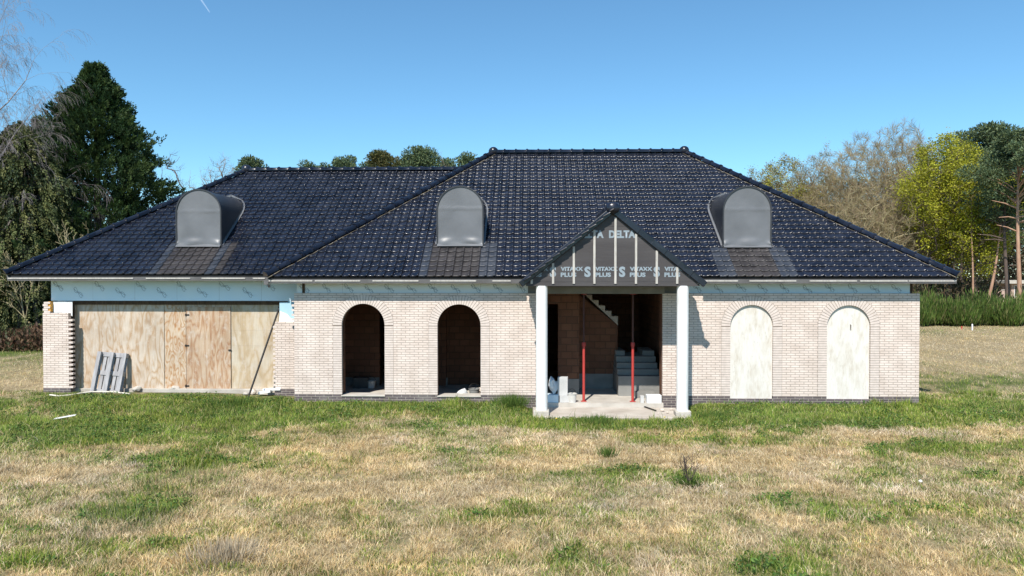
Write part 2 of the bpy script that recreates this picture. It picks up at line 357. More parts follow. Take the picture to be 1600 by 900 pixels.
def pointcol(me, cols):
    a = me.color_attributes.new('col', 'FLOAT_COLOR', 'POINT')
    c4 = np.ones((len(cols), 4), np.float32); c4[:, :3] = cols; a.data.foreach_set('color', c4.ravel())
def npmesh(name, V, Fc, cols=None, smooth=False):
    me = bpy.data.meshes.new(name); nv = len(V); k = Fc.shape[1]; nf = len(Fc)
    me.vertices.add(nv); me.vertices.foreach_set('co', np.ascontiguousarray(V, np.float32).ravel())
    me.loops.add(nf * k); me.loops.foreach_set('vertex_index', np.ascontiguousarray(Fc, np.int32).ravel())
    me.polygons.add(nf); me.polygons.foreach_set('loop_start', np.arange(0, nf * k, k, dtype=np.int32))
    if smooth: me.polygons.foreach_set('use_smooth', np.ones(nf, bool))
    me.update(calc_edges=True)
    if cols is not None: pointcol(me, cols)
    return me
def leaves(name, P, D, L, W, cols, rng, fold=.15):
    """N leaf-shaped quads: base P, direction D, length L, width W, one colour each"""
    n = len(P); D = D / (np.linalg.norm(D, axis=1, keepdims=True) + 1e-9)
    r = rng.normal(size=(n, 3)); S = np.cross(D, r); S /= (np.linalg.norm(S, axis=1, keepdims=True) + 1e-9)
    L = np.broadcast_to(L, (n,))[:, None]; W = np.broadcast_to(W, (n,))[:, None]
    V = np.empty((n, 4, 3)); mid = P + D * L * .5
    V[:, 0] = P; V[:, 1] = mid + S * W / 2; V[:, 2] = P + D * L; V[:, 3] = mid - S * W / 2
    Fc = np.arange(n * 4).reshape(n, 4)
    return npmesh(name, V.reshape(-1, 3), Fc, np.repeat(cols, 4, axis=0))

# ------------------------------------------------------------------ ground sheet
def axis(lo, hi, core0, core1, step):
    a = list(np.arange(core0, core1, step)); s = step; x = core1
    while x < hi: a.append(x); s *= 1.25; x += s
    a.append(hi); x = core0; s = step; b = []
    while True:
        s *= 1.25; x -= s
        if x < lo: break
        b.append(x)
    b.append(lo); return np.array(b[::-1] + a)
gx = axis(-1500, 1500, -18, 20, .14); gy = axis(-300, 2500, -13.5, 2, .12)
GX, GY = np.meshgrid(gx, gy); gz = ground_z(GX, GY)
inside = (GX > -13.0) & (GX < 9.6) & (GY > .9) & (GY < 9.5); inside |= (GX > -5.9) & (GX < 9.6) & (GY > .1) & (GY < 9.5)
gz = np.where(inside, -.15, gz)
V = np.stack([GX, GY, gz], -1).reshape(-1, 3); nx = len(gx); ny = len(gy)
ii = (np.arange(ny - 1)[:, None] * nx + np.arange(nx - 1)[None]).ravel()
Fc = np.stack([ii, ii + 1, ii + nx + 1, ii + nx], 1)
g = greenness(V[:, 0], V[:, 1])[:, None]; tone = fbm(V[:, 0] * 2.3, V[:, 1] * 2.3 + 9)[:, None]
gc = (np.array([(.34, .27, .16)]) * (1 - g) + np.array([(.085, .115, .032)]) * g) * (.65 + .7 * tone)
o = link('ground', npmesh('ground', V, Fc, gc, True), M['soil']); tag(o, kind='structure')

# ------------------------------------------------------------------ grass cover
def grass(n, sampler, seed, hscale=1.0, wscale=1.0):
    rng = np.random.default_rng(seed)
    x, y, D = sampler(rng, n)
    ok = ~((x > -12.9) & (x < 9.75) & (y > -.02) & (y < 10)) | ((x < -6.1) & (y < .46) & (x > -14))
    ok &= ~((x > -.05) & (x < 3.78) & (y > -1.42) & (y < .3))
    x, y, D = x[ok], y[ok], D[ok]; n = len(x)
    g = greenness(x, y); isg = rng.random(n) < (g * .86 + .04)
    clump = fbm(x * 5.0, y * 5.0 + 3, 3)
    h = np.where(isg, rng.uniform(.05, .13, n) * (.6 + 1.1 * g), rng.uniform(.07, .19, n)) * (.45 + 1.15 * clump) * hscale
    near_wall = sst(-.75, -.1, y) * (x > -14) * (x < 10.2) * (y < .9)
    h = h * (1 - .42 * near_wall + 1.0 * near_wall * isg * sst(.60, .72, fbm(x * 1.6 + 60, y * .5, 2)))
    wdt = np.where(isg, .007, .0055) * wscale * (1 + D * .055)
    gs = .30; ix = np.floor(x / gs).astype(int); iy = np.floor(y / gs).astype(int)
    hx = _lat[ix & 255, iy & 255]; hy = _lat[(ix + 91) & 255, (iy + 37) & 255]
    cx_ = (ix + .2 + .6 * hx) * gs; cy_ = (iy + .2 + .6 * hy) * gs
    ang = np.arctan2(y - cy_, x - cx_) + rng.normal(0, .8, n)
    ang = np.where(rng.random(n) < .4, rng.uniform(0, 2 * np.pi, n), ang)
    h = h * (.62 + .75 * _lat[(ix + 13) & 255, (iy + 7) & 255]) * .74
    h = np.where((rng.random(n) < .025), h * 2.0, h)
    lean = np.where(isg, rng.uniform(.1, .75, n), rng.uniform(.35, 1.7, n))
    dx = np.cos(ang) * lean; dy = np.sin(ang) * lean
    nrm = 1 / np.sqrt(1 + lean ** 2)
    z0 = ground_z(x, y) - .01
    B = np.stack([x, y, z0], 1)
    d1 = np.stack([dx * .5, dy * .5, np.ones(n)], 1) * (h * .55 * nrm)[:, None]
    d2 = np.stack([dx * 1.6, dy * 1.6, np.ones(n) * .75], 1) * (h * .5 * nrm)[:, None]
    fa = rng.uniform(-.9, .9, n); S = np.stack([np.cos(fa), np.sin(fa), np.zeros(n)], 1) * (wdt / 2)[:, None]
    V = np.empty((n, 5, 3)); V[:, 0] = B - S; V[:, 1] = B + S; V[:, 2] = B + d1 + S * .8; V[:, 3] = B + d1 - S * .8; V[:, 4] = B + d1 + d2
    k = np.arange(n)[:, None] * 5
    cs = STRAW[rng.integers(0, len(STRAW), n)]; cg = GREEN[rng.integers(0, len(GREEN), n)]
    c = np.where(isg[:, None], cg, cs) * rng.uniform(.66, 1.2, (n, 1)) * (.78 + .44 * _lat[(ix + 57) & 255, (iy + 3) & 255])[:, None]
    tn = fbm(x * 1.3 + 11, y * 1.7 + 5, 4); t2 = fbm(x * .7 + 90, y * .9, 3)
    c = c * (.80 + .58 * tn)[:, None] * np.stack([.92 + .16 * t2, np.ones(n), .78 + .44 * (1 - t2)], 1)
    pale = (_lat[(ix // 2 + 21) & 255, (iy // 2 + 77) & 255] > .84) & ~isg
    c = np.where(pale[:, None], c * np.array([[1.10, 1.12, 1.26]]), c)
    c = np.where((rng.random(n) < .12)[:, None] & isg[:, None], cs * .5 + cg * .5, c)
    F4 = k + np.array([0, 1, 2, 3]); F3 = k + np.array([3, 2, 4, 4])
    return V.reshape(-1, 3), np.concatenate([F4]), k + np.array([3, 2, 4]), np.repeat(c, 5, 0)
def persp_sampler(dmin, dmax, side, pw):
    def f(rng, n):
        u = rng.random(n); D = (dmin ** pw + u * (dmax ** pw - dmin ** pw)) ** (1 / pw)
        s = rng.uniform(-1, 1, n) * (D * side + 1.0)
        c, sn = math.cos(YAW), math.sin(YAW)
        return c * s - sn * D, CAM.y + sn * s + c * D, D
    return f
def build_grass(name, label, cat, sets):
    Vs, F4s, F3s, Cs, off = [], [], [], [], 0
    for args in sets:
        V, f4, f3, c = grass(*args); Vs.append(V); F4s.append(f4 + off); F3s.append(f3 + off); Cs.append(c); off += len(V)
    V = np.concatenate(Vs); f4 = np.concatenate(F4s); f3 = np.concatenate(F3s)
    me = bpy.data.meshes.new(name); me.vertices.add(len(V)); me.vertices.foreach_set('co', V.astype(np.float32).ravel())
    n4, n3 = len(f4), len(f3)
    me.loops.add(n4 * 4 + n3 * 3); me.loops.foreach_set('vertex_index', np.concatenate([f4.ravel(), f3.ravel()]).astype(np.int32))
    me.polygons.add(n4 + n3); me.polygons.foreach_set('loop_start', np.concatenate([np.arange(n4) * 4, n4 * 4 + np.arange(n3) * 3]).astype(np.int32))
    me.update(calc_edges=True); pointcol(me, np.concatenate(Cs))
    o = link(name, me, M['blade']); tag(o, label, cat, kind='stuff'); return o
build_grass('meadow_grass', 'dry straw coloured grass mixed with green turf around the house', 'grass',
            [(620000, persp_sampler(6.2, 19.5, .80, 1.15), 1, .86, .78), (240000, persp_sampler(19, 52, .85, 1.25), 2, .95, .62)])

def weeds(n, seed):
    rng = np.random.default_rng(seed); x, y, D = persp_sampler(6.5, 19.5, .8, 1.4)(rng, n); k = fbm(x * 1.1 + 4, y * 1.4 + 60, 3)
    ok = (greenness(x, y) > .62) & (k > .5) & ((y < -.05) | ((x < -6.2) & (y < .4))) & ~((x > -.05) & (x < 3.78) & (y > -1.45))
    x, y, D = x[ok], y[ok], D[ok]; n = len(x); z = ground_z(x, y) + rng.uniform(.02, .085, n) * (.5 + fbm(x * 3, y * 3, 2))
    d = rng.normal(size=(n, 3)); d[:, 2] = np.abs(d[:, 2]) * .45 + .1
    cl = np.array([(.075, .145, .030), (.11, .19, .04), (.055, .105, .028), (.15, .23, .05)])[rng.integers(0, 4, n)] * rng.uniform(.75, 1.25, (n, 1))
    o = link('meadow_weeds', leaves('meadow_weeds', np.stack([x, y, z], 1), d, rng.uniform(.03, .075, n), rng.uniform(.018, .034, n), cl, rng), M['blade'])
    tag(o, 'low broad leaved weeds growing through the green turf', 'weeds', kind='stuff')
weeds(150000, 4)
# ------------------------------------------------------------------ the house
WY = .83                                      # front of the garage wing, set back from the main front
XL, XR = X(460, 0), X(1436.5, 0)
XW = X(67.3, WY)
TP = .730; PA = math.atan(TP)
ZE = 3.205; OY = .38
EXL, EXR = X(416, -OY, 436), X(1496.5, -OY, 436)
RH = 5.42                                     # half depth of the main roof
EY = -OY; RY = EY + RH; BY = EY + 2 * RH
RZ = ZE + RH * TP
RXL, RXR = X(771, RY, 240), X(1069, RY, 240)
WEY = WY - OY; WH = 4.6; WRY = WEY + WH; ZW = 3.265; WRZ = ZW + WH * TP
WXL = X(9, WEY, 433); WRXL = X(385, WRY, 263)
ZT = Z(458.2, 0, 1000)                        # top of the brick face
ZP = .2                                       # top of the dark plinth
house = thing('house', 'unfinished cream brick bungalow with black tiled hip roof and boarded openings', 'house', (0, 0, 0))

# --- arched brick front wall
def arch_wall(mb, x0, x1, z0, z1, ops, y0, y1, m=0, mr=0, n=20):
    polys = []; reveals = []
    px = x0
    for xa, xb, zs, zp in ops:
        polys.append([(px, z0), (xa, z0), (xa, z1), (px, z1)]); px = xb
        if zs > z0: polys.append([(xa, z0), (xb, z0), (xb, zs), (xa, zs)])
        r = (xb - xa) / 2; xc = (xa + xb) / 2
        arc = [(xc - r * math.cos(math.pi * k / n), zp + r * math.sin(math.pi * k / n)) for k in range(n + 1)] if zp is not None else None
        if arc:
            for a, b in zip(arc, arc[1:]): polys.append([a, b, (b[0], z1), (a[0], z1)])
            path = [(xa, zs)] + arc + [(xb, zs)]
            reveals += list(zip(path, path[1:]))
            if zs > z0: reveals.append(((xb, zs), (xa, zs)))
    polys.append([(px, z0), (x1, z0), (x1, z1), (px, z1)])
    for p in polys:
        mb.face([(x, y0, z) for x, z in p], m); mb.face([(x, y1, z) for x, z in p[::-1]], mr)
    for a, b in reveals: mb.face([(a[0], y0, a[1]), (a[0], y1, a[1]), (b[0], y1, b[1]), (b[0], y0, b[1])], m)
    mb.face([(x0, y0, z0), (x0, y0, z1), (x0, y1, z1), (x0, y1, z0)], m); mb.face([(x1, y0, z0), (x1, y1, z0), (x1, y1, z1), (x1, y0, z1)], m)
    mb.face([(x0, y0, z1), (x1, y0, z1), (x1, y1, z1), (x0, y1, z1)], m)
def op(pa, pb, ytop, ysill):
    xa, xb = X(pa, 0), X(pb, 0); r = (xb - xa) / 2
    return (xa, xb, Z(ysill, 0, (pa + pb) / 2), Z(ytop, 0, (pa + pb) / 2) - r)
A1 = op(534, 601, 474.5, 617.5); A2 = op(683.5, 751, 475.5, 618.5)
A3 = op(1141, 1208, 476.5, 622.5); A4 = op(1292, 1360, 477, 623)
PXL, PXR = X(846, 0), X(1035.5, 0)            # porch opening
TW = .10                                      # thickness of the brick skin
mb = MB(); arch_wall(mb, XL, PXL, ZP, ZT, [A1, A2], 0, TW); mb.build('front_wall', M['brick'], house)['label'] = 'cream brick wall with two open arches'
mb = MB(); arch_wall(mb, PXR, XR, ZP, ZT, [A3, A4], 0, TW); mb.build('front_wall', M['brick'], house)['label'] = 'cream brick wall with two boarded arches'
# toothed end of the main brick skin above the wing pier
mb = MB(); zt0 = Z(501, 0, 462)
k = 0; zz = zt0
while zz < ZT - .12:
    if k % 2 == 0: mb.box(XL - .07, XL - .002, .001, TW - .004, zz, zz + .052)
    zz += .06; k += 1
mb.build_each('toothed_brick', M['vous'], house)
# plinth
mb = MB()
def plinth(x0, x1, y0, y1, z1): mb.box(x0, x1, y0, y1, -.3, z1)
xs = [XL - .003, A1[0], A1[1], A2[0], A2[1], PXL]
for k in range(5): plinth(xs[k], xs[k + 1], .003 if k % 2 else .0, TW + .02, ZP - .002 if k % 2 == 0 else A1[2] - .03)
xs = [PXR, A3[0], A3[1], A4[0], A4[1], XR + .003]
for k in range(5): plinth(xs[k], xs[k + 1], .003 if k % 2 else .0, TW + .02, ZP - .002 if k % 2 == 0 else A3[2] - .012)
mb.build_each('plinth', M['plinth'], house)
# soldier-course arches and jamb bricks
for A in (A1, A2, A3, A4):
    xa, xb, zs, zp = A; r = (xb - xa) / 2; xc = (xa + xb) / 2; n = 30
    mb = MB(); ro = r + .225
    for k in range(n):                                     # mortar bed
        a0, a1 = math.pi * k / n, math.pi * (k + 1) / n
        P = lambda rr, a, y: (xc - rr * math.cos(a), y, zp + rr * math.sin(a))
        mb.face([P(r, a0, -.0015), P(r, a1, -.0015), P(ro + .006, a1, -.0015), P(ro + .006, a0, -.0015)], 1)
        g0, g1 = a0 + .0085, a1 - .0085
        q = [P(r + .001, g0, -.006), P(r + .001, g1, -.006), P(ro, g1, -.006), P(ro, g0, -.006)]
        bk = [(x, .004, z) for x, _, z in q]
        mb.face(q, 0)
        for i in range(4): mb.face([q[i], q[(i + 1) % 4], bk[(i + 1) % 4], bk[i]], 0)
    mb.build('brick_arch', [M['vous'], M['mortar']], house)
    for x0, x1 in ((xa - .225, xa), (xb, xb + .225)):
        mb = MB(); k = 0; z = ZP + .001
        while z + .054 < zp:
            mb.box(x0 + (.006 if x0 < xa else 0), x1 - (.006 if x1 > xb else 0), -.004, .004, z + .005, z + .055, 0); z += .06
        mb.face([(x0, -.0012, ZP), (x1, -.0012, ZP), (x1, -.0012, zp), (x0, -.0012, zp)], 1)
        mb.build('brick_jamb', [M['vous'], M['mortar']], house)
# sills of the open arches
for A in (A1, A2):
    mb = MB(); mb.box(A[0] - .01, A[1] + .01, -.025, .42, A[2] - .03, A[2]); mb.build('sill', M['concrete'], house, .006)
# boards in the closed arches
for A, lb in ((A3, 'white weathered board with grey foot stains'), (A4, 'white weathered board with a dark scrape near its top')):
    mb = MB(); r = (A[1] - A[0]) / 2 - .004; xc = (A[0] + A[1]) / 2; n = 24
    pts = [(xc - r, A[2] - .03)] + [(xc - r * math.cos(math.pi * k / n), A[3] + r * math.sin(math.pi * k / n)) for k in range(n + 1)] + [(xc + r, A[2] - .03)]
    f = [(x, .055, z) for x, z in pts]; bk = [(x, .08, z) for x, z in pts]
    mb.face(f); mb.face(bk[::-1])
    for i in range(len(f)): mb.face([f[i], bk[i], bk[(i + 1) % len(f)], f[(i + 1) % len(f)]])
    o = mb.build('arch_board', M['arch_board'], house); o['label'] = lb
    if A is A4:
        mk = MB(); p = at(1329, 512, .05)
        mk.face([(p.x - .012, .052, p.z + .09), (p.x + .02, .052, p.z + .06), (p.x + .012, .052, p.z - .09), (p.x - .006, .052, p.z - .05)])
        mk.build('scrape', M['darkwood'], o)

# --- inner leaf, floor slab, ceiling, interior walls
ZF = .03; ZC = ZT - .02
mb = MB()
gap = .12; IY0, IY1 = .30, .45                # block leaf behind the cavity
def iop(A, e=.03): return (A[0] - e, A[1] + e, ZF + .04, A[3])
arch_wall(mb, XL + .2, PXL - .05, ZF, ZC, [iop(A1), iop(A2)], IY0, IY1, 0, 0)
mb.build('inner_wall', M['clay'], house); mb = MB(); arch_wall(mb, PXR + .05, XR - .2, ZF, ZC, [], IY0, IY1)
mb.build('inner_wall', M['clay'], house)
mb = MB()
for xx in (PXL, PXR):                          # reveals of the porch opening
    s = -1 if xx == PXL else 1
    mb.box(min(xx, xx + s * .05), max(xx, xx + s * .05), TW + .025, IY1, ZF, ZC)
mb.build_each('opening_reveal', M['clay'], house)
mb = MB(); mb.box(XW + .25, XR - .12, WY + .36, 9.4, -.2, ZF); mb.box(XL + .1, PXL, .13, WY + .36, -.2, ZF); mb.box(PXR, XR - .12, .13, WY + .36, -.2, ZF)
mb.box(PXL, PXR, -.13, WY + .36, -.2, ZF); mb.build_each('floor_slab', M['concrete'], house)
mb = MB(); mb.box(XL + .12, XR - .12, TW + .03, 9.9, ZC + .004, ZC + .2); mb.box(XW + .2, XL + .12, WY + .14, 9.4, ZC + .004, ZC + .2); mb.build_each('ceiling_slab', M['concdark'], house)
mb = MB()
mb.box(XW + .1, XR, 9.42, 9.6, -.1, ZC + .2); mb.box(XW + .08, XW + .3, WY + .5, 9.42, -.1, ZC + .2); mb.box(XR - .1, XR, .1, 9.42, -.1, ZC)
mb.build_each('outer_wall', M['brick'], house)
# rooms behind the arches
gy_ = 2.6
mb = MB()
mb.box(XL - .2, X(594, gy_) - .02, gy_, gy_ + .15, ZF, ZC); mb.box(X(594, gy_) + .95, X(694, gy_), gy_, gy_ + .15, ZF, ZC)
mb.box(XL + .1, XL + .25, IY1, gy_, ZF, ZC); mb.box(X(655, 1.6) - .3, X(655, 1.6) - .15, IY1, gy_, ZF, ZC)
mb.build_each('room_wall', M['clay'], house); mb = MB()
r = .53; xa = X(697, gy_); bm_ = (xa, xa + 1.06, ZF + .0, A2[3] + .02)
arch_wall(mb, X(694, gy_), PXL - .4, ZF, ZC, [bm_], gy_ - .002, gy_ + .15)
mb.build('room_wall', M['clay'], house); mb = MB(); mb.box(bm_[0] - .1, bm_[1] + .1, gy_ + .25, gy_ + .35, ZF, ZC); mb.build('niche_back', M['clay'], house)
mb = MB(); mb.box(XL + .3, X(594, gy_) - .02, gy_ - .02, gy_ - .003, ZF, ZF + .24); mb.box(X(694, gy_) + .1, xa - .003, gy_ - .02, gy_ - .004, ZF, ZF + .24); mb.build_each('concrete_footing', M['concdark'], house)
mb = MB(); mb.box(XL + .3, PXL - .3, 6.0, 6.15, ZF, ZC); mb.box(PXR + .3, PXR + .45, .46, 6.0, ZF, ZC); mb.box(PXL - .2, PXR + .45, 6.0, 6.15, ZF, 5.0)
mb.build_each('back_partition', M['clay'], house)
# porch hall: left wall with doorway, middle wall, stairs
hall = MB()
YA = 1.3; xd0, xd1, xd2 = X(850, YA), X(872, YA), X(905, YA)
hall.box(xd0 - .9, xd0, YA, YA + .14, ZF, ZC); hall.box(xd0, xd1, YA, YA + .14, Z(475, YA, 862), ZC); hall.box(xd1, xd2, YA, YA + .14, ZF, ZC)
YB = 2.25; hall.box(xd2 - .14, xd2, YA + .141, YB, ZF, ZC)
hall.build_each('hall_wall', M['clay'], house)
hall = MB(); xm0 = xd2 - .14; xm1 = X(965, YB); zlo = Z(508, YB, 965); zhi = Z(452, YB, 905)
hall.box(xm0, xm1, YB + .002, YB + .14, ZF, zlo)
hall.face([(xm0, YB + .002, zlo), (xm1, YB + .002, zlo), (xm0, YB + .002, zhi)]); hall.build('stair_wall', M['clay'], house)
hall = MB(); hall.box(xd1 + .05, xd2 - .004, YA - .018, YA - .003, ZF, Z(592, YA, 890)); hall.box(xd2, xm1 - .02, YB - .018, YB - .002, ZF, Z(584, YB, 930)); hall.build_each('concrete_footing', M['concdark'], house)
st = MB(); sx0, sx1 = X(966, 1.0), X(1031, 1.0)
ys = [.95, 1.25, 1.5, 1.75, 2.0]; zs_ = [Z(588, .95, 1000), Z(577, 1.25, 1000), Z(567, 1.5, 1000), Z(557, 1.75, 1000), Z(548, 2.0, 1000)]
for k in range(4): st.box(sx0 + .012 * k, sx1 + .02, ys[k], 3.0 - k * .004, zs_[k - 1] if k else ZF, zs_[k])
st.box(sx0 + .05, X(976, 2.0), ys[4], 2.99, zs_[3], zs_[4]); st.box(X(1004, 2.0), sx1 + .02, ys[4], 2.99, zs_[3], zs_[4])
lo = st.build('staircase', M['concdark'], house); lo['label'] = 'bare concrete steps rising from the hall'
st = MB(); nn = 6; dxs = (X(965, YB) - X(905, YB)) / nn; dzs = (Z(500, YB, 965) - Z(450, YB, 905)) / nn
zb0 = Z(508, YB, 965); zb1 = zhi; xr = X(965, YB) + .0
poly = [(xr, zb0)]
for k in range(nn):
    zt = Z(494, YB, 965) + (-dzs) * k; poly += [(xr - dxs * k, zt), (xr - dxs * (k + 1), zt)]
poly += [(xr - dxs * nn, zb1)]
fr = [(x, YB - .03, z) for x, z in poly]; bk = [(x, YB + 1.0, z) for x, z in poly]
st.face(fr); st.face(bk[::-1])
for i in range(len(fr)): st.face([fr[i], bk[i], bk[(i + 1) % len(fr)], fr[(i + 1) % len(fr)]])
st.build('upper_flight', M['concrete'], house)
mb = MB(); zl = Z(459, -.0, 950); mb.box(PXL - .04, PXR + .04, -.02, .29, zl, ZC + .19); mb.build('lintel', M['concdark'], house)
# porch slab and columns
sl0, sl1 = at(836, 650, -1.38).x - .05, at(1072, 650, -1.38).x
mb = MB(); mb.box(sl0, sl1, -1.40, -.135, -.3, -.075); mb.build('porch_slab', M['slab'], house, .015)
COLY = -1.11
for pxa, lb in ((846.5, 'white round column on rough concrete foot'), (1066.5, 'white round column on rough concrete foot')):
    cx = X(pxa, COLY); zt = Z(446.5, COLY, pxa)
    mb = MB(); mb.lathe([(.137, -.05), (.137, zt)], (cx, COLY, 0), 32); co = mb.build('column', M['white'], house)
    mb = MB(); mb.box(cx - .18, cx + .18, COLY - .18, COLY + .18, -.25, .045)
    ft = mb.build('column_foot', M['concrete'], co, .02)
    for v in ft.data.vertices: v.co.x += random.uniform(-.012, .012); v.co.z += random.uniform(-.012, .012)

# --- wing front: piers, foam, plywood
wx1 = X(113, WY); WB = WY + .12; PY = WY + .32
zpl = Z(606.5, WY, 90)
mb = MB(); xe = X(107, WY); ztop = Z(489, WY, 90)
mb.box(XW, xe, WY, WB - .01, zpl, ztop); mb.box(XW, XW + .1, WB - .01, WY + .6, zpl, ztop)
k = 0; zz = zpl + .004
while zz < ztop - .22:
    if k % 2 == 0: mb.box(xe - .001, wx1 + .01, WY + .001, WB - .012, zz, zz + .053, 1)
    zz += .06; k += 1
for k in range(5): mb.box(XW + (0 if k % 2 else .03), XW + (.14 if k % 2 else .2), WY + .001, WB - .02, ztop + .06 * k + .004, ztop + .06 * k + .056, 1)
for i, (a, b_) in enumerate([(.0, .55), (.0, .42)]): mb.box(XW + .001, XW + b_, WY + .002, WB - .011, ztop, ztop + .001)
mb.build('wing_pier', [M['brick'], M['vous']], house)
mb = MB(); mb.box(XW - .003, xe + .05, WY - .004, WB, -.2, zpl); mb.box(X(429, WY), XL + .05, WY - .004, WB, -.2, zpl + .01); mb.build_each('wing_plinth', M['plinth'], house)
mb = MB(); xq = X(430, WY); zq = Z(503, WY, 445); mb.box(xq, XL + .2, WY, WB - .01, zpl + .01, zq)
k = 0; zz = zpl + .014
while zz < zq - .06:
    if k % 2 == 1: mb.box(xq - .06, xq + .001, WY + .001, WB - .012, zz, zz + .053, 1)
    zz += .06; k += 1
mb.build('wing_pier', [M['brick'], M['vous']], house)
# insulation boards with printed loops
def squiggle(mb, cx, y, cz, s, rot):
    pts = []
    for k in range(27):
        t = k / 26; a = t * 2 * math.pi
        pts.append((math.sin(a) * .5 + .28 * (t - .5), math.sin(2 * a) * .22 - .25 * math.sin(a)))
    tail = [(-.5, .24), (-.3, .12), (0, 0), (.32, -.14), (.55, -.2)]
    c, sn = math.cos(rot), math.sin(rot)
    for path in (pts, tail):
        P = [(cx + s * (c * x - sn * z), cz + s * (sn * x + c * z)) for x, z in path]
        for (xa, za), (xb, zb) in zip(P, P[1:]):
            dx, dz = xb - xa, zb - za; l = math.hypot(dx, dz) + 1e-9; nx_, nz_ = -dz / l * .0042, dx / l * .0042
            mb.face([(xa - nx_, y, za - nz_), (xb - nx_, y, zb - nz_), (xb + nx_, y, zb + nz_), (xa + nx_, y, za + nz_)], 1)
def insul(x0, x1, y, z0, z1, step, marks, rows=1, lab=None, mt='insul'):
    mb = MB(); x = x0; rr = random.Random(int(x0 * 100)); i = 0
    while x < x1 - .01:
        xe_ = min(x + step, x1); mb.box(x + .002, xe_ - .002, y + rr.uniform(0, .003), y + .07, z0, z1, 0); x = xe_
        mb.box(xe_ - .0035, xe_ + .0005, y + .004, y + .06, z0 + .001, z1 - .001, 2)
    xx = x0 + .2
    while xx < x1 - .15:
        i += 1
        if rows == 2: zc = z0 + (z1 - z0) * (.60 if i % 2 else .34)
        else: zc = z0 + (z1 - z0) * rr.uniform(.30, .42)
        squiggle(mb, xx, y - .0025, zc, .30 if rows == 2 else .26, rr.uniform(-.25, .05)); xx += marks * rr.uniform(.92, 1.08)
    o = mb.build('insulation_board', [M[mt], M['ink'], M['concdark']], house)
    if lab: o['label'] = lab
    return o
zi1 = 3.155
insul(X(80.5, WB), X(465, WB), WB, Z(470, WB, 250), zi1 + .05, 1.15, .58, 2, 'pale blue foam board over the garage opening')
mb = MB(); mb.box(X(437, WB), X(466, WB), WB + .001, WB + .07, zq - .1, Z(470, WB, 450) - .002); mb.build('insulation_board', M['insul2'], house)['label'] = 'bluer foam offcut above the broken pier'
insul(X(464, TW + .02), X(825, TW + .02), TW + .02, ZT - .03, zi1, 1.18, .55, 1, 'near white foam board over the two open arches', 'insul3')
insul(X(1076, TW + .02), X(1421, TW + .02), TW + .02, ZT - .03, zi1, 1.18, .55, 1)
mb = MB()                                          # white foam showing above the broken piers
a = [(83, 471), (113, 471), (113, 494), (104, 491), (97, 488), (83, 489)]
q = [at(x, y, WB - .012) for x, y in a]; mb.face(q); mb.face([(p.x, WB - .002, p.z) for p in q][::-1])
for i in range(len(q)): mb.face([q[i], (q[i].x, WB - .002, q[i].z), (q[(i + 1) % len(q)].x, WB - .002, q[(i + 1) % len(q)].z), q[(i + 1) % len(q)]])
mb.build('white_foam_patch', M['foam'], house); mb = MB()
a = [(437, 486), (442, 488), (449, 491), (454, 497), (459, 501), (459, 505), (436, 505)]
q = [at(x, y, WB - .012) for x, y in a]; mb.face(q); mb.face([(p.x, WB - .002, p.z) for p in q][::-1])
for i in range(len(q)): mb.face([q[i], (q[i].x, WB - .002, q[i].z), (q[(i + 1) % len(q)].x, WB - .002, q[(i + 1) % len(q)].z), q[(i + 1) % len(q)]])
mb.build('white_foam_patch', M['foam'], house)
mb = MB(); p = at(81, 478, WB - .03); mb.box(p.x - .05, p.x + .02, WY + .02, WB - .013, p.z - .16, p.z + .12); mb.build('orange_wall_tie', plain('orange_foam', (.55, .26, .04), (.62, .32, .06), 5), house)
mb = MB(); zlt = Z(470, WB, 250)
mb.box(X(108, PY), X(117, PY), PY - .03, PY + .1, .0, zlt - .003); mb.box(X(117, PY) - .05, X(440, PY), PY - .04, PY + .1, Z(476, PY, 250), zlt - .003)
mb.box(X(420, WB), X(450, WB), WB - .012, WB - .003, zlt - .03, zlt - .003)
mb.box(X(472.5, TW), X(476.5, TW), TW + .004, TW + .018, ZT - .02, zi1 - .005); mb.box(X(1421.5, TW), X(1426, TW), TW + .02, TW + .09, ZT + .002, zi1 - .005)
mb.build_each('timber_frame', M['darkwood'], house)
mb = MB(); mb.box(X(113, PY), X(432, PY), PY - .09, PY + .1, -.2, Z(607.5, PY - .09, 250)); mb.build('garage_threshold', M['concrete'], house, .01)
zb_ = Z(607.5, PY - .09, 250) + .002; zp1 = Z(474.5, PY, 250)
for a, b_, mt, lb, yo in ((117, 256.5, 'ply1', 'widest pale plywood sheet', 0), (257, 290.5, 'ply2', 'narrow knotty orange plywood strip', .004), (361.5, 436, 'ply4', 'yellowish plywood sheet with level seams', .003)):
    mb = MB(); mb.box(X(a, PY) + .002, X(b_, PY) - .002, PY + yo, PY + .02, zb_, zp1)
    if mt == 'ply4':
        for yy in (495, 516, 540): zz = Z(yy, PY, 400); mb.box(X(a, PY) + .01, X(b_, PY) - .01, PY + yo - .003, PY + .004, zz, zz + .008)
    o = mb.build('plywood_sheet', M[mt], house, .002); o['label'] = lb
mb = MB(); dz1 = Z(479.5, PY, 325); mb.box(X(291, PY) + .006, X(361, PY) - .006, PY - .012, PY + .016, zb_ - .0, dz1); dr = mb.build('plywood_door', M['ply3'], house, .003); dr['label'] = 'reddish plywood door with dark hinges'
mb = MB(); mb.box(X(291, PY) - .004, X(361, PY) + .004, PY + .001, PY + .02, dz1 + .004, zp1 - .001); mb.build('plywood_sheet', M['ply1'], house)
for yy in (492, 540, 603):
    mb = MB(); p = at(291, yy, PY); mb.box(p.x - .03, p.x + .09, PY - .02, PY - .0125, p.z - .02, p.z + .02); mb.tube([(p.x, PY - .018, p.z - .045), (p.x, PY - .018, p.z + .045)], .011, 8); mb.build('hinge', M['steel'], dr)
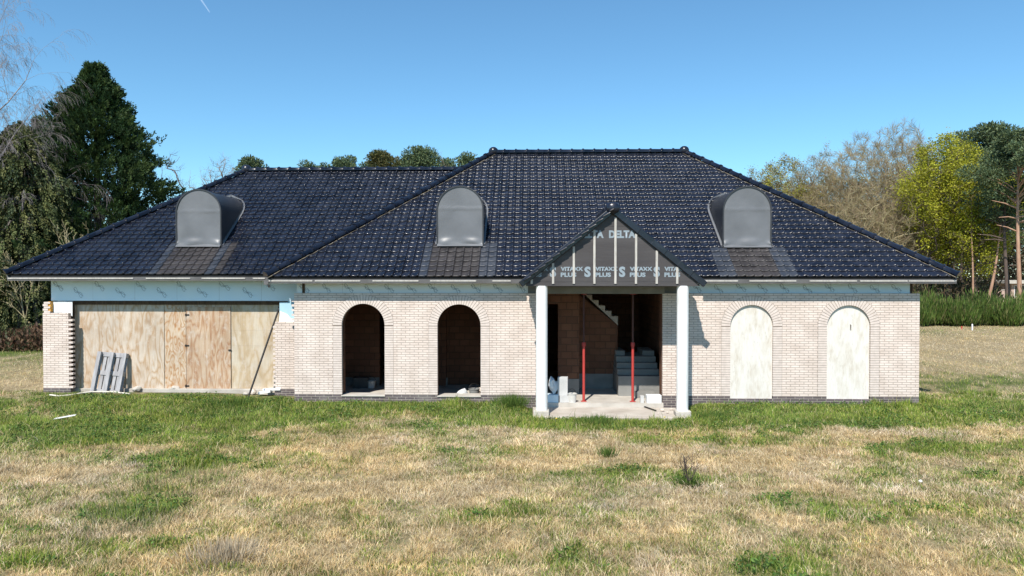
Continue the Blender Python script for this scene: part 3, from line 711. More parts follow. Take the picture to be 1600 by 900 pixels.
mb = MB(); p = at(359, 547, PY); mb.box(p.x - .03, p.x + .05, PY - .03, PY - .0125, p.z - .02, p.z + .02); mb.build('latch', M['steel'], dr)

# --- tiled roof slopes
TW_, TH_ = .212, .214
def tile_slope(origin, ud, u0, u1, v1, clips, mats_fn=None):
    """tiles on the plane through origin; ud = unit direction along the eave, up-slope found from the pitch. returns a mesh"""
    ud = Vector(ud); hz = Vector((-ud.y, ud.x, 0)); vd = (hz * math.cos(PA) + Vector((0, 0, 1)) * math.sin(PA)); nd = ud.cross(vd)
    prof = [(0, -.006), (.05, .002), (.30, 0), (.62, .003), (.76, .018), (.86, .027), (.94, .022), (1.0, -.006)]
    rows = [(-.003, -.020), (.000, -.002), (.006, .008), (.015, .0135), (.028, .0155), (1.0, -.012)]
    nu = int(math.ceil((u1 - u0) / TW_)); nv = int(math.ceil(v1 / TH_))
    rr = random.Random(3)
    bm = bmesh.new()
    for j in range(nv):
        for i in range(nu):
            uu, vv = u0 + i * TW_, j * TH_
            mi = mats_fn(uu + TW_ / 2, vv + TH_ / 2) if mats_fn else 0
            jz = rr.uniform(-.004, .004); tl = rr.uniform(-.010, .010)
            grid = []
            for rv, rh in rows:
                ring = []
                for pu, ph in prof:
                    scale_ = 1.0 if rv < .5 else 1.0
                    h = ph + rh + jz + tl * (pu - .5) + (.004 if rv < .5 else 0)
                    p = Vector(origin) + ud * (uu + pu * TW_) + vd * (vv + (rv * TH_ if rv > .5 else rv)) + nd * h
                    ring.append(bm.verts.new(p))
                grid.append(ring)
            for a, b_ in zip(grid, grid[1:]):
                for k in range(len(prof) - 1):
                    f = bm.faces.new((a[k], a[k + 1], b_[k + 1], b_[k])); f.material_index = mi; f.smooth = True
    for co, no in clips:
        bmesh.ops.bisect_plane(bm, geom=bm.verts[:] + bm.edges[:] + bm.faces[:], plane_co=co, plane_no=no, clear_outer=True)
    me = bpy.data.meshes.new('tiles'); bm.to_mesh(me); bm.free(); return me
def roof_join(name, meshes, mats, parent):
    bm = bmesh.new()
    for me in meshes: bm.from_mesh(me)
    me = bpy.data.meshes.new(name); bm.to_mesh(me); bm.free(); return link(name, me, mats, parent)
CP = math.cos(PA)
# dormer placement on the slopes
def dormer_spot(pl, pr, pb, pt, zeave, yeave):
    cpx = (pl + pr) / 2
    d = _ray(cpx, pb); t = (zeave + (CAM.y - yeave) * TP - CAM.z) / (d.z - d.y * TP); P = CAM + d * t
    Yf = P.y; x0, x1 = at(pl, pb, Yf).x, at(pr, pb, Yf).x
    return dict(x0=x0, x1=x1, y=Yf, z0=P.z, z1=at(cpx, pt, Yf).z)
D1 = dormer_spot(276.5, 345.5, 385, 296.5, ZW, WEY)
D2 = dormer_spot(683.5, 754.5, 384, 291.5, ZE, EY)
D3 = dormer_spot(1130, 1204, 386, 292, ZE, EY)
def dusty(ds, yeave, ox):
    def f(u, v):
        x = ox + u
        for d, w0, w1 in ds:
            vb = (d['y'] - yeave) / CP
            if v < vb + .1:
                if d['x0'] - .02 < x < d['x1'] + .02: return 1
                if d['x0'] - .30 < x < d['x1'] + .32: return 2
                if w1 and d['x1'] + .1 < x < d['x1'] + w1: return 1
        return 0
    return f
inset_l = RXL - EXL; inset_r = EXR - RXR
wl = EXR - EXL
L = RH / CP
me1 = tile_slope((EXL, EY, ZE), (1, 0, 0), 0, wl, L, [((EXL, EY, ZE), (-RH, inset_l, 0)), ((EXR, EY, ZE), (RH, inset_r, 0)), ((0, RY, RZ + .05), (0, 1, 0))], dusty([(D2, 0, 0), (D3, 0, 0)], EY, EXL))
def flat(pts, m=0):
    b = MB(); b.face(pts, m); return b.mesh('f')
# side slopes: pitch differs a hair from the front, so build flat-tiled planes from the same tile
def side_slope(x_e, y0, y1, sgn, ridge_in, z_e, clips):
    global PA
    keep = PA; PA = math.atan((RZ if z_e == ZE else WRZ) - z_e) if False else math.atan(((RZ if z_e == ZE else WRZ) - z_e) / ridge_in)
    if sgn > 0: me = tile_slope((x_e, y0, z_e), (0, 1, 0), 0, y1 - y0, ridge_in / math.cos(PA), clips)
    else: me = tile_slope((x_e, y1, z_e), (0, -1, 0), 0, y1 - y0, ridge_in / math.cos(PA), clips)
    PA = keep; return me
me2 = side_slope(EXR, EY, BY, 1, inset_r, ZE, [((EXR, EY, ZE), (-RH, -inset_r, 0)), ((EXR, BY, ZE), (-RH, inset_r, 0))])
me3 = side_slope(EXL, EY, BY, -1, inset_l, ZE, [((EXL, EY, ZE), (RH, -inset_l, 0)), ((EXL, BY, ZE), (RH, inset_l, 0))])
me4 = flat([(EXR, BY, ZE), (EXL, BY, ZE), (RXL, RY, RZ), (RXR, RY, RZ)])
roof = roof_join('main_roof', [me1, me2, me3, me4], [M['tile'], M['tiledusty'], M['tilegrey']], house)
winset = WRXL - WXL; wr = EXL + inset_l
clipV = ((EXL, EY, ZE), (TP, 0, 0))
mw1 = tile_slope((WXL, WEY, ZW), (1, 0, 0), 0, wr - WXL + 1.0, WH / CP, [((WXL, WEY, ZW), (-WH, winset, 0)), ((0, WRY, WRZ + .05), (0, 1, 0)), ((EXL + .3, WEY, ZE + .3 * TP - .1), (TP, 0, -1))], dusty([(D1, 0, .5)], WEY, WXL))
WBY = WEY + 2 * WH
mw3 = side_slope(WXL, WEY, WBY, -1, winset, ZW, [((WXL, WEY, ZW), (WH, -winset, 0)), ((WXL, WBY, ZW), (WH, winset, 0))])
mw4 = flat([(wr, WBY, ZW), (WXL, WBY, ZW), (WRXL, WRY, WRZ), (wr, WRY, WRZ)])
wroof = roof_join('wing_roof', [mw1, mw3, mw4], [M['tile'], M['tiledusty'], M['tilegrey']], house)
# closed deck under the tiles
mb = MB(); e = .05
mb.face([(EXL + .02, EY + .02, ZE - e), (EXR - .02, EY + .02, ZE - e), (RXR, RY, RZ - e), (RXL, RY, RZ - e)])
mb.face([(EXR - .02, EY + .02, ZE - e), (EXR - .02, BY - .02, ZE - e), (RXR, RY, RZ - e)]); mb.face([(EXL + .02, EY + .02, ZE - e), (EXL + .02, BY - .02, ZE - e), (RXL, RY, RZ - e)])
mb.face([(WXL + .02, WEY + .02, ZW - e), (EXL + .1, WEY + .02, ZW - e), (wr, WRY, WRZ - e), (WRXL, WRY, WRZ - e)]); mb.face([(WXL + .02, WEY + .02, ZW - e), (WXL + .02, WBY - .02, ZW - e), (WRXL, WRY, WRZ - e)])
mb.build('roof_deck', M['black'], house)
# ridge and hip caps
def caps(name, a, b_, parent, r=.105, ends=(False, False), strip=False):
    a = Vector(a); b_ = Vector(b_); d = b_ - a; n = max(1, round(d.length / .36)); d /= n; mb = MB()
    dn = d.normalized(); side = dn.cross(Vector((0, 0, 1))).normalized(); up = side.cross(dn).normalized()
    for k in range(n):
        p0 = a + d * (k - .06); p1 = a + d * (k + 1)
        rings = []
        for p, rr_ in ((p0, r * 1.22), (p0 + d * .13, r * 1.24), (p0 + d * .17, r * .98), (p1, r * .92)):
            i = len(mb.v); rings.append(i)
            for j in range(9):
                t = math.pi * (j / 8) * 1.16 - .25
                mb.v.append(tuple(p + side * rr_ * math.cos(t) + up * (rr_ * math.sin(t) * .85)))
        for i, j in zip(rings, rings[1:]):
            for q in range(8): mb.f.append((i + q, i + q + 1, j + q + 1, j + q)); mb.m.append(0); mb.sm.append(True)
        i = rings[0]; mb.f.append(tuple(i + q for q in range(9))); mb.m.append(0); mb.sm.append(False)
    for flag, p in zip(ends, (a, b_)):
        if flag:
            prof = [(.001, -.14), (.10, -.11), (.15, -.02), (.16, .05), (.13, .12), (.07, .165), (.001, .18)]
            mb.lathe(prof, tuple(p), 14)
    o = mb.build(name, M['tile'], parent)
    if strip:
        sb = MB(); rr = random.Random(5); pts = []
        m_ = 70
        for k in range(m_ + 1):
            p = a + (b_ - a) * (k / m_); s_ = -1 if side.y > 0 else 1
            pts.append(p + side * s_ * (.115 + .012 * math.sin(k * 1.7)) + Vector((0, 0, -.065 + rr.uniform(-.012, .008))))
        sb.tube(pts, [.009 + rr.uniform(-.006, .004) for _ in pts], 5); sb.build('closure_strip', M['beige'], parent)
    return o
up_ = .035
caps('ridge_cap', (RXL, RY, RZ + up_), (RXR, RY, RZ + up_), roof, .11, (True, True))
caps('hip_cap', (EXL, EY, ZE + up_), (RXL, RY, RZ + up_), roof, .10, strip=True)
caps('hip_cap', (EXR, EY, ZE + up_), (RXR, RY, RZ + up_), roof, .10, strip=True)
caps('hip_cap', (EXR, BY, ZE + up_), (RXR, RY, RZ + up_), roof, .10)
caps('hip_cap', (WXL, WEY, ZW + up_), (WRXL, WRY, WRZ + up_), wroof, .10)
caps('ridge_cap', (WRXL, WRY, WRZ + up_), (EXL + (WRZ - ZE) / TP - .2, WRY, WRZ + up_), wroof, .105, (True, False))
# eaves: film covered board with pale lath pieces
def eave(x0, x1, y, z, laths, parent, name='fascia'):
    mb = MB(); mb.box(x0, x1, y + .012, y + .05, z - .175, z - .072, 0); o = mb.build(name, M['fascia'], parent)
    mb2 = MB(); mb2.box(x0 + .02, x1 - .02, y + .05, y + .5, z - .12, z - .11); mb2.build('soffit', M['fascia'], parent)
    mb2 = MB(); mb2.box(x0 + .01, x1 - .01, y + .035, y + .06, z - .071, z - .03); mb2.build('eaves_gap_shade', M['black'], parent)  # black strip stands in for the shaded gap beneath the tile edge
    for a, c in laths: b = MB(); b.box(a, c, y - .004, y + .0115, z - .128, z - .096); b.build('pale_lath', M['batten'], parent)
    return o
lx = lambda L_, Y: [(X(a, Y, 438), X(c, Y, 438)) for a, c in L_]
eave(WXL + .03, EXL - .01, WEY, ZW, lx([(12, 208), (228, 297), (315, 383), (395, 414)], WEY), wroof)
eave(EXL + .02, X(816, EY, 437), EY, ZE, lx([(420, 488), (492, 563), (582, 654), (672, 744), (769, 798)], EY), roof)
eave(X(1098, EY, 437), EXR - .02, EY, ZE, lx([(1098, 1153), (1171, 1244), (1265, 1339), (1344, 1418), (1420, 1494)], EY), roof)
mb = MB()
for a, b_, y in ((EY, BY, EXR - .05), ): mb.box(y, y + .03, a, b_, ZE - .12, ZE - .02)
mb.box(WXL + .02, WXL + .05, WEY + .01, WBY, ZW - .12, ZW - .02); mb.build('side_fascia', M['fascia'], house)
mb = MB(); p = at(415, 438, EY - .01)                 # torn film flap hanging at the main eave's free corner
mb.face([(p.x - .05, EY - .02, p.z), (p.x + .08, EY - .025, p.z), (p.x + .07, EY - .03, p.z - .13), (p.x - .04, EY - .02, p.z - .1)], 0)
mb.face([(p.x + .03, EY - .03, p.z - .1), (p.x + .14, EY - .03, p.z - .1), (p.x + .10, EY - .04, p.z - .2)], 1)
mb.build('torn_film', [M['fascia'], M['black']], roof)
# --- porch gable
GY = -1.22
gp = at(961, 329, GY); gl = at(818, 441, GY); gr = at(1097, 441, GY)
gxc = (gl.x + gr.x) / 2; GH = (gr.x - gl.x) / 2; gzt = gl.z + GH * ((gp.z - gl.z) / GH)
gz_e = gl.z; gpk = Vector((gxc, GY, gp.z)); GP = (gp.z - gz_e) / GH
def slope2(sgn):
    ue = GH; ya, yb = GY - .05, 2.6
    keep = globals()['PA']; globals()['PA'] = math.atan(GP)
    zc = gz_e + .02
    if sgn > 0: me = tile_slope((gxc + GH, ya, zc), (0, 1, 0), 0, yb - ya, GH / math.cos(PA), [((gxc, 0, 0), (-1, 0, 0)), ((0, EY, ZE - .08), (0, TP, -1))])
    else: me = tile_slope((gxc - GH, yb, zc), (0, -1, 0), 0, yb - ya, GH / math.cos(PA), [((gxc, 0, 0), (1, 0, 0)), ((0, EY, ZE - .08), (0, TP, -1))])
    globals()['PA'] = keep; return me
proof = roof_join('porch_roof', [slope2(1), slope2(-1)], M['tile'], house)
mb = MB()                                            # verge tiles
for s in (-1, 1):
    a = Vector((gxc + s * (GH + .06), GY - .03, gz_e - .05)); b_ = Vector((gxc, GY - .03, gp.z + .02)); n = 7; d = (b_ - a) / n
    nrm = Vector((-d.z, 0, d.x)) if s < 0 else Vector((d.z, 0, -d.x)); nrm.normalize()
    for k in range(n):
        p, q = a + d * (k - .03), a + d * (k + 1); o_ = .012 if k % 2 else .006
        mb.bar(p + Vector((0, -o_, 0)), q + Vector((0, -o_ + .004, 0)), .05, .15, up=tuple(nrm))
mb.build('verge_tile', M['tile'], proof, .012)
caps('ridge_cap', (gxc, GY - .06, gp.z + .07), (gxc, 1.9, gp.z + .07), proof, .12)
mb = MB(); mb.lathe([(.001, -.13), (.08, -.115), (.13, -.06), (.14, 0), (.12, .06), (.07, .1), (.001, .115)], (0, 0, 0), 16)
cap = mb.build('ridge_end', M['tile'], proof); cap.location = (gxc, GY - .09, gp.z + .055); cap.rotation_euler = (math.pi / 2, 0, 0); cap.scale = (1.15, 1.0, .7)
GBZ = Z(447, GY, 960)
mb = MB(); prof = [(gl.x + .06, GBZ), (gr.x - .06, GBZ), (gr.x - .06, gz_e), (gxc, gp.z - .03), (gl.x + .06, gz_e)]
fr = [(x, GY, z) for x, z in prof]; bk = [(x, GY + .12, z) for x, z in prof]; mb.face(fr); mb.face(bk[::-1])
for i in range(5): mb.face([fr[i], bk[i], bk[(i + 1) % 5], fr[(i + 1) % 5]])
for yy, dz in ((353.5, .006), (440, .005)): zz = Z(yy, GY, 960); wd_ = (gp.z - zz) / GP - .15 if yy < 400 else GH - .1; mb.box(gxc - wd_, gxc + wd_, GY - .004, GY + .001, zz, zz + dz)
gable = mb.build('porch_gable', M['wrap'], house); gable['label'] = 'gable wrapped in dark printed membrane with pale battens'
mb = MB(); mb.box(gl.x + .06, gl.x + .2, GY + .12, .1, GBZ, gz_e - .02); mb.box(gr.x - .2, gr.x - .06, GY + .12, .1, GBZ, gz_e - .02); mb.box(gl.x + .2, gr.x - .2, GY + .121, .0, gz_e - .06, gz_e - .04)
mb.build_each('porch_beam', M['wrap'], house)
for pxb in (830.8, 864.2, 896.5, 928.6, 961.4, 993.6, 1026, 1058, 1091.8):
    x = X(pxb, GY, 420); zt = gp.z - .06 - abs(x - gxc) * GP - .05; zb0 = Z(443.5, GY, pxb)
    mb = MB(); mb.box(x - .026, x + .026, GY - .026, GY - .005, zb0, max(zt, zb0 + .14)); bt = mb.build('batten', M['batten'], gable, .003)
# lettering on the membrane, cut by the gable edges
def letters(items, name, parent):
    bm = bmesh.new()
    for txt, px, py, hpx, spx in items:
        cu = bpy.data.curves.new('txt', 'FONT'); cu.body = txt; cu.size = 1; cu.offset = .05; cu.resolution_u = 3
        ob = bpy.data.objects.new('txt', cu); C.objects.link(ob); bpy.context.view_layer.update()
        me = bpy.data.meshes.new_from_object(ob.evaluated_get(bpy.context.evaluated_depsgraph_get()))
        co = np.array([v.co[:] for v in me.vertices]); x0, x1 = co[:, 0].min(), co[:, 0].max(); y0, y1 = co[:, 1].min(), co[:, 1].max()
        p = at(px, py, GY); k = (GY - CAM.y) / F; sx = spx * k / (x1 - x0); sy = hpx * k / (y1 - y0)
        for v in me.vertices: v.co = ((v.co[0] - x0) * sx + p.x, GY - .0035, (v.co[1] - y0) * sy + p.z)
        bm.from_mesh(me); C.objects.unlink(ob); bpy.data.objects.remove(ob); bpy.data.meshes.remove(me)
    bmesh.ops.remove_doubles(bm, verts=bm.verts[:], dist=1e-5)
    for s in (-1, 1):
        bmesh.ops.bisect_plane(bm, geom=bm.verts[:] + bm.edges[:] + bm.faces[:], plane_co=(gxc, 0, gp.z - .1), plane_no=(s * GP, 0, 1), clear_outer=True)
        bmesh.ops.bisect_plane(bm, geom=bm.verts[:] + bm.edges[:] + bm.faces[:], plane_co=(gxc + s * (GH - .08), 0, 0), plane_no=(s, 0, 0), clear_outer=True)
    me = bpy.data.meshes.new(name); bm.to_mesh(me); bm.free(); return link(name, me, M['print'], parent)
items = []
for k in range(-1, 5):
    bx = 876 + 54 * k
    items += [('VITAXX', bx, 423.5, 6.6, 35), ('PLUS', bx, 432.8, 7, 24.5), ('S', bx + 37, 433, 16.5, 10)]
items += [('DELTA', 951.5, 372, 12, 41), ('DELTA', 902, 372, 12, 41), ('DELTA', 1001, 372, 12, 41)]
letters(items, 'lettering', gable)

# --- dormers
def dormer(d, lb, under_right=False):
    x0, x1, yf, z0, z1 = d['x0'], d['x1'], d['y'], d['z0'], d['z1']
    e = thing('dormer', None, None, (0, 0, 0)); e.parent = house; e['label'] = lb
    xc = (x0 + x1) / 2; r = (x1 - x0) / 2; zp = z1 - r; n = 28
    def prof(rr, zb): return [(xc - rr, zb)] + [(xc - rr * math.cos(math.pi * k / n), zp + rr * math.sin(math.pi * k / n)) for k in range(n + 1)] + [(xc + rr, zb)]
    yl = yf + (z1 - z0) / TP + .25
    mb = MB(); P = prof(r, z0 - .06); Q = [(x, z) for x, z in P]
    steps = [0, .25, .6, 1.0]
    for s0, s1 in zip(steps, steps[1:]):
        ya, yb = yf + (yl - yf) * s0, yf + (yl - yf) * s1
        for a, b_ in zip(P, P[1:]):
            mb.face([(a[0], ya, a[1]), (a[0], yb, a[1]), (b_[0], yb, b_[1]), (b_[0], ya, b_[1])], 0, True)
    o = mb.build('hood', M['hood'], e)
    mb = MB(); P1 = prof(r + .022, z0 - .02); P2 = prof(r - .012, z0 - .02)
    for i in range(len(P1) - 1):
        a, b_, c, dd = P1[i], P1[i + 1], P2[i + 1], P2[i]
        mb.face([(a[0], yf - .03, a[1]), (b_[0], yf - .03, b_[1]), (c[0], yf - .03, c[1]), (dd[0], yf - .03, dd[1])])
        mb.face([(a[0], yf - .03, a[1]), (a[0], yf + .06, a[1]), (b_[0], yf + .06, b_[1]), (b_[0], yf - .03, b_[1])])
        mb.face([(dd[0], yf - .03, dd[1]), (c[0], yf - .03, c[1]), (c[0], yf + .0, c[1]), (dd[0], yf + .0, dd[1])])
    mb.build('rim', M['hood'], e)
    # front membrane as a lightly rumpled sheet
    cols, rws = 30, 34; rr = random.Random(int(x0 * 10)); Vv = []; ri = r - .012
    ph = [rr.uniform(0, 6) for _ in range(4)]
    for j in range(rws + 1):
        for i in range(cols + 1):
            a = math.pi * i / cols; x = xc - ri * math.cos(a); zt = zp + ri * math.sin(a); tt = j / rws; z = z0 - .03 + (zt - z0 + .03) * tt
            h = .022 * math.exp(-((tt - .10) / .05) ** 2) * (1.2 + math.sin(4.5 * a + ph[0])) + .03 * math.exp(-((tt - .03) / .04) ** 2) * (1 + .6 * math.sin(a * 3 + ph[1])) + .004 * math.sin(9 * tt + ph[2] + 2 * a)
            zz = zp + .02 + 0 * a
            h += .016 * math.exp(-((z - zz) / .02) ** 2)
            Vv.append((x, yf - .006 - h, z))
    Fv = [(j * (cols + 1) + i, j * (cols + 1) + i + 1, (j + 1) * (cols + 1) + i + 1, (j + 1) * (cols + 1) + i) for j in range(rws) for i in range(cols)]
    me = npmesh('front_sheet', np.array(Vv), np.array(Fv), None, True); o = link('front_sheet', me, M['membrane'], e)
    # flashing where the hood meets the tiles, and lapped foot
    mb = MB(); g = []
    vz = lambda y: z0 + (y - yf) * TP
    for s in (-1, 1):
        path = []
        for k in range(15):
            y = yf + (yl - yf - .25) * k / 14; z = vz(y)
            dx = r if z < zp else math.sqrt(max(0, r * r - (z - zp) ** 2))
            path.append(Vector((xc + s * (dx + .01), y, z + .04)))
        for a, b_ in zip(path, path[1:]):
            mb.face([a, b_, b_ + Vector((s * .05, 0, .0)), a + Vector((s * .05, 0, .0))])
            mb.face([a, b_, b_ + Vector((0, 0, .07)), a + Vector((0, 0, .03))])
    for k in range(12):
        xa_, xb_ = x0 + (x1 - x0) * k / 12, x0 + (x1 - x0) * (k + 1) / 12
        mb.face([(xa_, yf - .012, z0 + .065), (xb_, yf - .012, z0 + .065), (xb_, yf - .10, z0 - .10 * TP + .062), (xa_, yf - .10, z0 - .10 * TP + .062)])
    mb.build('flashing', M['membrane'], e)
    return e
dormer(D1, 'arched grey dormer on the lower wing roof'); dormer(D2, 'arched grey dormer by the roof valley'); dormer(D3, 'arched grey dormer beside the long hip')

# ------------------------------------------------------------------ things on the building site
def gz1(x, y): return float(ground_z(np.array([x]), np.array([y]))[0])
# pallet leaning on the plywood
pl = thing('wooden_pallet', 'weathered grey wooden pallet leaning against the plywood garage front', 'pallet')
p0 = atz(141, 613, .08); LEN = 1.12; WID = .80; lean = math.asin(min(.95, (PY - .03 - p0.y) / LEN)); lean = min(lean, .42)
ey = PY - .03 - LEN * math.sin(lean); pl.location = (p0.x + .06, ey, .06); pl.rotation_euler = (-lean, R(4), 0)
def pbox(nm, x0, x1, z0, z1, y0, y1):
    b = MB(); b.box(x0, x1, y0, y1, z0, z1); return b.build(nm, M['pallet'], pl, .004)
sk = [(0, .10), (.35, .45), (.70, .80)]
for a, c in sk: pbox('bottom_board', a, c, 0, LEN, -.138, -.116)
for z0 in (0, LEN / 2 - .06, LEN - .12):
    for a, c in sk: pbox('block', a + .005, c - .005, z0 + .004, z0 + .116, -.115, -.043)
    pbox('stringer', 0, WID, z0, z0 + .12, -.044, -.022)
for a in (0, .13, .245, .355, .48, .595, .71): pbox('deck_board', a, a + .09, 0, LEN, -.021, 0)
# steel bar leaning against the garage
mb = MB(); a = atz(386.5, 618, gz1(-6.7, .3)); b_ = at(438, 476, PY - .03); a = Vector((X(386.5, .25, 618), .25, gz1(-6.7, .25) - .02))
mb.tube([a, a + (b_ - a) * .5, b_], .026, 8); tag(mb.build('steel_bar', M['steel']), 'long black steel bar leaning across the plywood garage front', 'bar')
# pale hose lying in the grass
mb = MB(); pts = []
for px, py in ((78, 622), (92, 623.5), (108, 622.5), (126, 619.5), (142, 617.5), (160, 617), (178, 617.5), (190, 619), (203, 620.5)):
    p = atz(px, py, .07); p.z = gz1(p.x, p.y) + .075; pts.append(p)
mb.tube(pts, .02, 7); tag(mb.build('hose', M['cable']), 'pale hose lying in the grass below the pallet', 'hose')
def chunk(name, px, py, s, mat, lab, cat, seed, rough_=.09, z=None, group=None, Y=None):
    rr = random.Random(seed); bm = bmesh.new(); bmesh.ops.create_icosphere(bm, subdivisions=2, radius=1)
    axes = [Vector((rr.uniform(-1, 1), rr.uniform(-1, 1), rr.uniform(-1, 1))).normalized() for _ in range(9)]
    for v in bm.verts:
        r = 1
        for ax in axes:
            dd = v.co.normalized().dot(ax)
            if dd > .3: r = min(r, .72 / dd)
        r *= 1 + rr.uniform(-rough_, rough_)
        v.co = Vector((v.co.x * r * s[0], v.co.y * r * s[1], v.co.z * r * s[2]))
    zz = min(v.co.z for v in bm.verts)
    for v in bm.verts: v.co.z -= zz
    me = bpy.data.meshes.new(name); bm.to_mesh(me); bm.free(); o = link(name, me, mat)
    p = atz(px, py, z if z is not None else .03); o.location = (p.x, p.y, z if z is not None else gz1(p.x, p.y) - .01); o.rotation_euler = (0, 0, rr.uniform(0, 6))
    tag(o, lab, cat, group); return o
chunk('concrete_lump', 396, 617, (.13, .1, .10), M['rubble'], 'brown rubble lump beside the foot of the black bar', 'rubble', 3)
chunk('concrete_lump', 384, 619, (.10, .09, .06), M['concrete'], 'small pale rubble lump left of the black bar', 'rubble', 5)
chunk('concrete_lump', 273, 614, (.16, .10, .09), M['concrete'], 'pale concrete lump in front of the plywood', 'rubble', 9)
chunk('concrete_lump', 214, 615, (.13, .10, .10), M['concrete'], 'pale concrete lump beside the leaning pallet', 'rubble', 12)
mb = MB(); c = atz(407, 617, .06)
mb.bar((c.x - .04, c.y, c.z + .05), (c.x + .26, c.y + .05, c.z + .10), .20, .06, m=0); mb.bar((c.x + .02, c.y + .18, c.z + .12), (c.x + .50, c.y + .16, c.z + .13), .14, .05)
o = mb.build('broken_foam', M['foam'], None, .006); tag(o, 'broken white foam pieces lying beside the toothed wing pier', 'foam scrap')
mb = MB(); c = atz(101, 656, -.1); z = gz1(c.x, c.y) + .07
mb.bar((c.x - .20, c.y - .07, z - .01), (c.x + .20, c.y + .10, z + .05), .14, .012); tag(mb.build('white_board', M['whiteboard'], None, .002), 'white scrap board lying flat on the green turf', 'board')
chunk('white_stone', 1438, 739, (.036, .036, .03), M['whiteboard'], 'small white stone lying in the dry grass', 'stone', 21)
chunk('white_scrap', 1107, 648, (.12, .07, .03), M['whiteboard'], 'flat white scrap in green grass beside the porch column', 'scrap', 22)
# red steel props in the porch
for i, (px, py, lb) in enumerate(((912, 628, 'red steel prop standing alone in the middle of the hall'), (988.5, 626.5, 'red steel prop standing in front of the concrete stairs'))):
    t_ = thing('steel_prop', lb, 'steel prop', (X(px, .12, py), .12, ZF), 'red steel props in the porch')
    mb = MB(); mb.lathe([(.034, .008), (.034, 1.45)], (0, 0, 0), 14); mb.build('outer_tube', M['red'], t_)
    mb = MB(); mb.lathe([(.027, 1.3), (.027, ZC - ZF - .012)], (0, 0, 0), 12); mb.build('inner_tube', M['shadedred'], t_)
    mb = MB(); mb.lathe([(.05, 1.40), (.05, 1.50)], (0, 0, 0), 12); mb.build('collar', M['red'], t_)
    mb = MB(); mb.box(-.07, .07, -.07, .07, 0, .008); mb.build('base_plate', M['red'], t_)
    mb = MB(); mb.box(-.07, .07, -.07, .07, ZC - ZF - .012, ZC - ZF - .002); mb.build('head_plate', M['red'], t_)
# buckets
def bucket(px, py, y, z, r, h, lab, mat, tilt=0):
    b = thing('bucket', lab, 'bucket', (X(px, y, py), y, z)); b.rotation_euler = (0, R(tilt), R(30))
    mb = MB(); n = 24
    mb.lathe([(r * .80, 0), (r, h)], (0, 0, 0), n); mb.f.pop(-2); mb.m.pop(-2); mb.sm.pop(-2)
    mb.lathe([(r * .78, .01), (r * .97, h)], (0, 0, 0), n); mb.f.pop(-2); mb.m.pop(-2); mb.sm.pop(-2)
    mb.build('body', mat, b)
    mb = MB(); mb.tube([(r * 1.02 * math.cos(2 * math.pi * k / 24), r * 1.02 * math.sin(2 * math.pi * k / 24), h - .012) for k in range(25)], .010, 6, cap=False); mb.build('rim', mat, b)
    mb = MB(); mb.tube([(r * math.cos(math.pi * k / 14), .02, h - .01 + r * 1.0 * math.sin(math.pi * k / 14)) for k in range(15)], .007, 5); mb.build('handle', M['steel'], b)
    return b
bucket(894, 631, -.02, ZF, .115, .23, 'dirty white bucket with raised handle beside the red prop', M['bucket'])
bucket(741, 616, .62, ZF, .14, .24, 'grey mortar bucket inside the arch nearest the porch', M['concdark'])
def block(px, py, y, z, sx, sy, sz, rz, mat, name, lab, cat, group=None, rx=0):
    mb = MB(); mb.box(-sx / 2, sx / 2, -sy / 2, sy / 2, 0, sz); o = mb.build(name, mat, None, .006)
    o.location = (X(px, y, py), y, z); o.rotation_euler = (R(rx), 0, R(rz)); return tag(o, lab, cat, group)
block(881, 631, .02, ZF, .24, .2, .17, 8, M['aerated'], 'aerated_block', 'pale building block lying under the upright block', 'block', 'pale building blocks in the porch')
block(879.5, 617, .04, ZF + .171, .25, .2, .46, -6, M['aerated'], 'aerated_block', 'tall pale building block standing on another block', 'block', 'pale building blocks in the porch')
block(864, 631, .06, ZF, .27, .3, .19, 0, M['bluesack'], 'foam_block', 'pale blue foam block behind the column foot', 'foam block')
chunk('rubbish_sack', 861.5, 625, (.12, .12, .22), M['sack'], 'crumpled white sack on the blue foam block behind the column', 'sack', 31, .32, z=ZF + .191).location = (X(864.5, .1), .1, ZF + .191)
block(1007, 616, .78, ZF, .50, .22, .16, 2, M['concdark'], 'concrete_step_block', 'grey concrete block lying before the bottom stair', 'concrete block')
bf = block(1021, 631, -.02, ZF, .36, .20, .20, 3, M['foam'], 'foam_block', 'dirty white foam block against the brick porch jamb', 'foam block')
block(1003, 630, .0, ZF, .09, .2, .17, -4, M['aerated'], 'aerated_block', 'thin pale block standing beside the dirty foam block', 'block', 'pale building blocks in the porch')
mb = MB(); a = atz(1002, 634, -.06); b_ = atz(1025, 642, -.06)
mb.tube([a + Vector((0, 0, .005)), (a + b_) / 2 + Vector((0, .01, .006)), b_ + Vector((0, 0, .005))], .018, 7); tag(mb.build('iron_bar', M['steel']), 'short dark bar lying on the porch slab', 'bar')
chunk('rubble_pile', 722, 617, (.20, .15, .14), M['sack'], 'white plaster heap inside the arch nearest the porch', 'rubble', 41, z=ZF + .10).location = (X(722, .55), .55, ZF)
chunk('rubble_pile', 757, 617, (.17, .15, .14), M['rubble'], 'brown rubble heap behind the grey mortar bucket', 'rubble', 44, z=ZF).location = (X(754, .95), .95, ZF)
block(564, 603, 2.2, ZF, .42, .3, .30, 10, M['darkplastic'], 'mortar_tub', 'dark mortar tub against the wall inside the far arch', 'tub')
bucket(580, 603, 2.2, ZF, .13, .20, 'pale bucket beside the dark tub inside the arch', M['bucket'])
